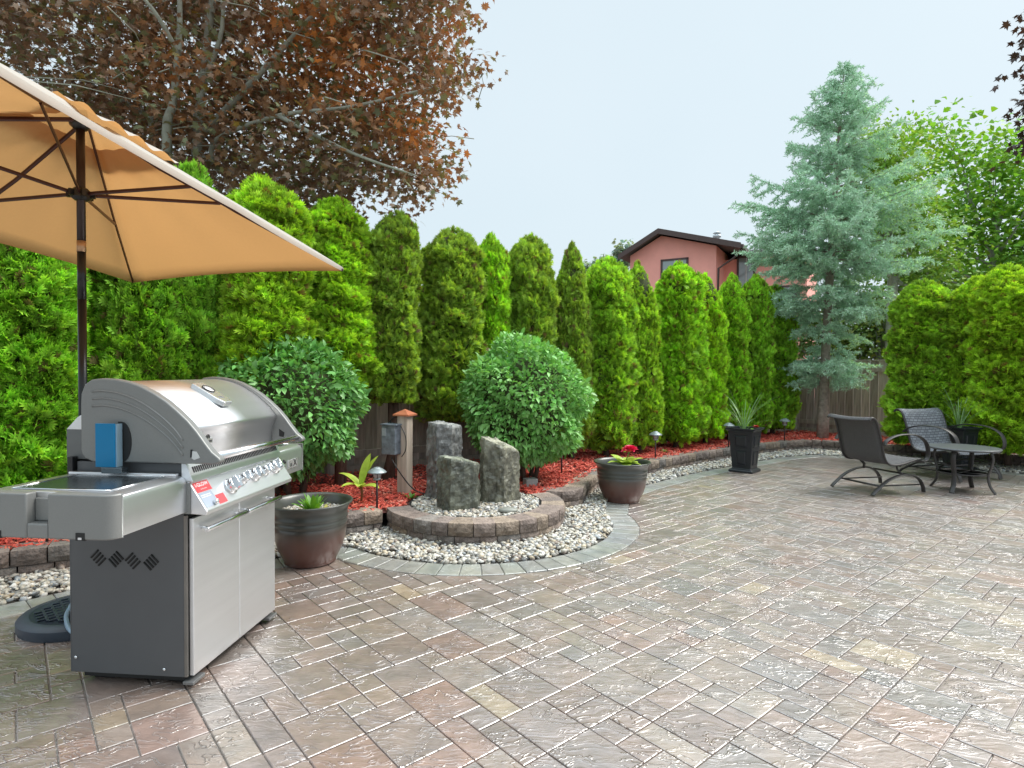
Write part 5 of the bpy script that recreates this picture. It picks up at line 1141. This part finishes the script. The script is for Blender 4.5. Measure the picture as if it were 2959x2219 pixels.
q = np.array(pst.location); wr = mat('cable_black', (.012, .011, .011), .5)
o = MB().tube(smooth_curve([(q[0] - .02, q[1] - .10, .82), (q[0] + .03, q[1] - .13, .72), (q[0] + .03, q[1] - .13, .6), (q[0] - .01, q[1] - .11, .53)], 6), .005, 6).build('power_cord', wr, None, True); tag(o, 'thin black cord looping down beside the transformer box', 'cord')
o = MB().tube(smooth_curve([(q[0] - .12, q[1] - .08, .52), (q[0] - .05, q[1] - .13, .42), (q[0] + .08, q[1] - .16, .26), (q[0] + .2, q[1] - .2, .2), (q[0] + .38, q[1] - .22, .19)], 6), .006, 6).build('power_cord', wr, None, True); tag(o, 'dark cord running from the post over the mulch to the stones', 'cord')
o = MB().tube(smooth_curve([(q[0] - .16, q[1], .84), (q[0] - .1, q[1] - .02, .90), (q[0] - .03, q[1] + .06, .88), (q[0] - .1, q[1] + .08, .80), (q[0] - .14, q[1] - .01, .86), (q[0] - .06, q[1] + .04, .93)], 6), .006, 6).build('cable_coil', wr, None, True); tag(o, 'coil of dark cable tucked between the post top and the box', 'cable')
# young plants in the mulch
cl = G(361, 504, MZ); t = thing('young_plant', 'young plant with broad lime leaves beside the nearest solar light', 'plant', (cl[0], cl[1], MZ))
MB().tube([(0, 0, -.02), (.01, 0, .09), (0, 0, .17)], .011, 8).build('stem', mat('brown_stem', (.18, .07, .02), .6), t, True)
for (az, L, wd, li, dr, z0) in ((2.9, .27, .10, .9, .9, .14), (5.9, .2, .11, .3, .6, .15), (1.0, .30, .10, 1.3, .3, .17), (3.9, .2, .09, .4, .7, .16), (4.8, .17, .10, .5, .8, .16), (.6, .3, .10, 1.15, .4, .18)):
    V, F = blade((0, 0, z0), az, L, wd, li, dr, .35); MB().add(V, F).build('leaf', leaf_y, t, True)
for (x_, y_, lab, sd_) in ((410, 498, 'tiny seedling at the foot of the wooden post', 3), (432, 488, 'small sprout beside the cord in the mulch', 5), (664, 452, 'small pale seedling next to the solar light in the strip bed', 7)):
    c = G(x_, y_, MZ + .02); rosette('seedling', lab, 'plant', (c[0], c[1], MZ + .02), 7, .07, .03, leaf_g, sd_, (.4, 1.2), .5)

# ================================================================== PATIO FURNITURE
frame_m = mat('dark_aluminium', (.05, .045, .043), .42, .4, var=.12, nscale=30); sling_shaded_m = mat('shaded_sling', (.085, .08, .082), .6, var=.25, nscale=90, stretch=(1, 1, 1), bump=.5, bscale=220)
wk = bpy.data.materials.new('sling_weave'); wk.use_nodes = True; n = wk.node_tree; b = n.nodes['Principled BSDF']; tcx = n.nodes.new('ShaderNodeTexCoord')
bt = n.nodes.new('ShaderNodeTexBrick'); bt.inputs['Scale'].default_value = 9; bt.inputs['Color1'].default_value = (.235, .245, .265, 1); bt.inputs['Color2'].default_value = (.15, .155, .17, 1); bt.inputs['Mortar'].default_value = (.05, .052, .06, 1); bt.inputs['Mortar Size'].default_value = .03
lk(n, tcx.outputs['UV'], bt.inputs['Vector']); lk(n, bt.outputs['Color'], b.inputs['Base Color']); b.inputs['Roughness'].default_value = .55
def lounge_chair(label, c, rz):
    t = thing('patio_chair', label, 'patio chair', (c[0], c[1], .003), rz, 'sling spring chairs on the patio'); hw = .275
    # sling: x forward; profile from rolled top of the back to the front roll of the seat
    pr = smooth_curve([(-.50, .835), (-.47, .865), (-.425, .855), (-.385, .80), (-.345, .68), (-.31, .55), (-.275, .43), (-.225, .36), (-.14, .335), (-.0, .345), (.14, .375), (.24, .39), (.285, .375), (.30, .345)], 4)
    V = []; W_ = 9
    for i, p in enumerate(pr):
        for j in range(W_): y = -hw + 2 * hw * j / (W_ - 1); sag = .012 * (1 - (y / hw) ** 2); V.append((p[0] + sag * (-.3), y, p[1] - sag))
    F = [(i * W_ + j, i * W_ + j + 1, (i + 1) * W_ + j + 1, (i + 1) * W_ + j) for i in range(len(pr) - 1) for j in range(W_ - 1)]
    me = mesh_np('sling', V, F, wk if 'farther' in label else sling_shaded_m, None, True); uv = me.uv_layers.new(name='UVMap'); fa = np.array(F).ravel(); U = np.stack([(fa % W_) / (W_ - 1) * .55, (fa // W_) / len(pr) * 1.35], 1).astype(np.float32); uv.data.foreach_set('uv', U.ravel())  # nearer sling has the shade on its back put into a darker colour
    o = ob('sling', me, t); md = o.modifiers.new('solid', 'SOLIDIFY'); md.thickness = .006
    for s in (-1, 1):
        y = s * (hw + .008)
        MB().tube([(p[0], y, p[1] - .006) for p in pr], .012, 8).build('side_rail', frame_m, t, True)
        ap = smooth_curve([(-.335, .565), (-.28, .62), (-.15, .665), (.02, .675), (.17, .65), (.27, .585), (.31, .50), (.31, .42), (.27, .375), (.2, .375)], 5)
        MB().tube([(p[0], s * (hw + .045), p[1]) for p in ap], .02, 8, rz=(0, 1, 0), flat=(.016, .055)).build('armrest', frame_m, t, bevel=.003)
        # bowed runner: broad arch on the ground
        bp = smooth_curve([(-.43, .0), (-.38, .045), (-.22, .15), (-.03, .205), (.13, .20), (.24, .15), (.30, .07), (.315, .0)], 5)
        MB().tube([(p[0], s * (hw - .0), p[1] + .008) for p in bp], .02, 8, rz=(0, 1, 0), flat=(.02, .05)).build('runner', frame_m, t, bevel=.003)
        MB().tube([(-.30, s * (hw - .03), .10), (.30, s * (hw - .03), .09)], .008, 6).build('runner_bar', frame_m, t, True)
        MB().tube([(.03, s * (hw - .02), .215), (-.01, s * (hw - .06), .27), (-.06, s * (hw - .03), .335)], .013, 8, flat=(.03, .02)).build('spring_bracket', frame_m, t)
    for x_, z_ in ((-.30, .10), (.20, .195), (-.03, .32), (.1, .35), (-.465, .85)): MB().tube([(x_, -hw, z_), (x_, hw, z_)], .011, 8).build('cross_bar', frame_m, t, True)
    return t
def feet_px(pts): return [G(x, y)[:2] for x, y in pts]
f1 = feet_px([(835, 485.8), (868, 494.8), (928.2, 494.8), (890.3, 485.4)]); print('chair feet', [np.round(f, 2) for f in f1])
cc = sum(f1) / 4; fd = (f1[2] + f1[3] - f1[0] - f1[1]); ang = math.atan2(fd[1], fd[0]); print('chair', cc, math.degrees(ang), 'len', np.linalg.norm(fd) / 2, 'wid', np.linalg.norm(f1[1] - f1[0]))
lounge_chair('nearer patio chair with a shade-darkened sling seen from behind, facing the small table', cc + np.array([.02, .02]), ang + R(14))
c2 = AT(953, 470, 7.7)[:2]; ch2 = lounge_chair('farther grey woven sling patio chair facing the camera across the table', c2, R(-72)); ch2.scale = (1.1, 1.3, 1.0)
ct = G(962, 490.3)[:2]; tb = thing('side_table', 'small round dark metal table between the two patio chairs', 'table', (ct[0], ct[1], .003))
MB().lathe([(.0001, .478), (.335, .478), (.352, .485), (.357, .497), (.35, .505), (.0001, .505)], 48).build('table_top', mat('table_top_dark', (.10, .105, .11), .38, .3, var=.1, nscale=12), tb, True, auto=35)
for k in range(4):
    a = R(35) + k * math.pi / 2; ca, sa = math.cos(a), math.sin(a); pp = smooth_curve([(.26, .477), (.285, .40), (.27, .30), (.245, .20), (.26, .09), (.315, .0)], 5); MB().tube([(p[0] * ca, p[0] * sa, p[1]) for p in pp], .016, 8, rz=(-sa, ca, 0), flat=(.024, .05)).build('leg', frame_m, tb, bevel=.003)
MB().lathe([(.235, .20), (.247, .20), (.247, .215), (.235, .215), (.235, .20)], 40).build('stretcher_ring', frame_m, tb, True)
for k in range(2): a = R(35) + k * math.pi / 2; MB().tube([(.24 * math.cos(a), .24 * math.sin(a), .207), (-.24 * math.cos(a), -.24 * math.sin(a), .207)], .008, 6).build('stretcher', frame_m, tb, True)
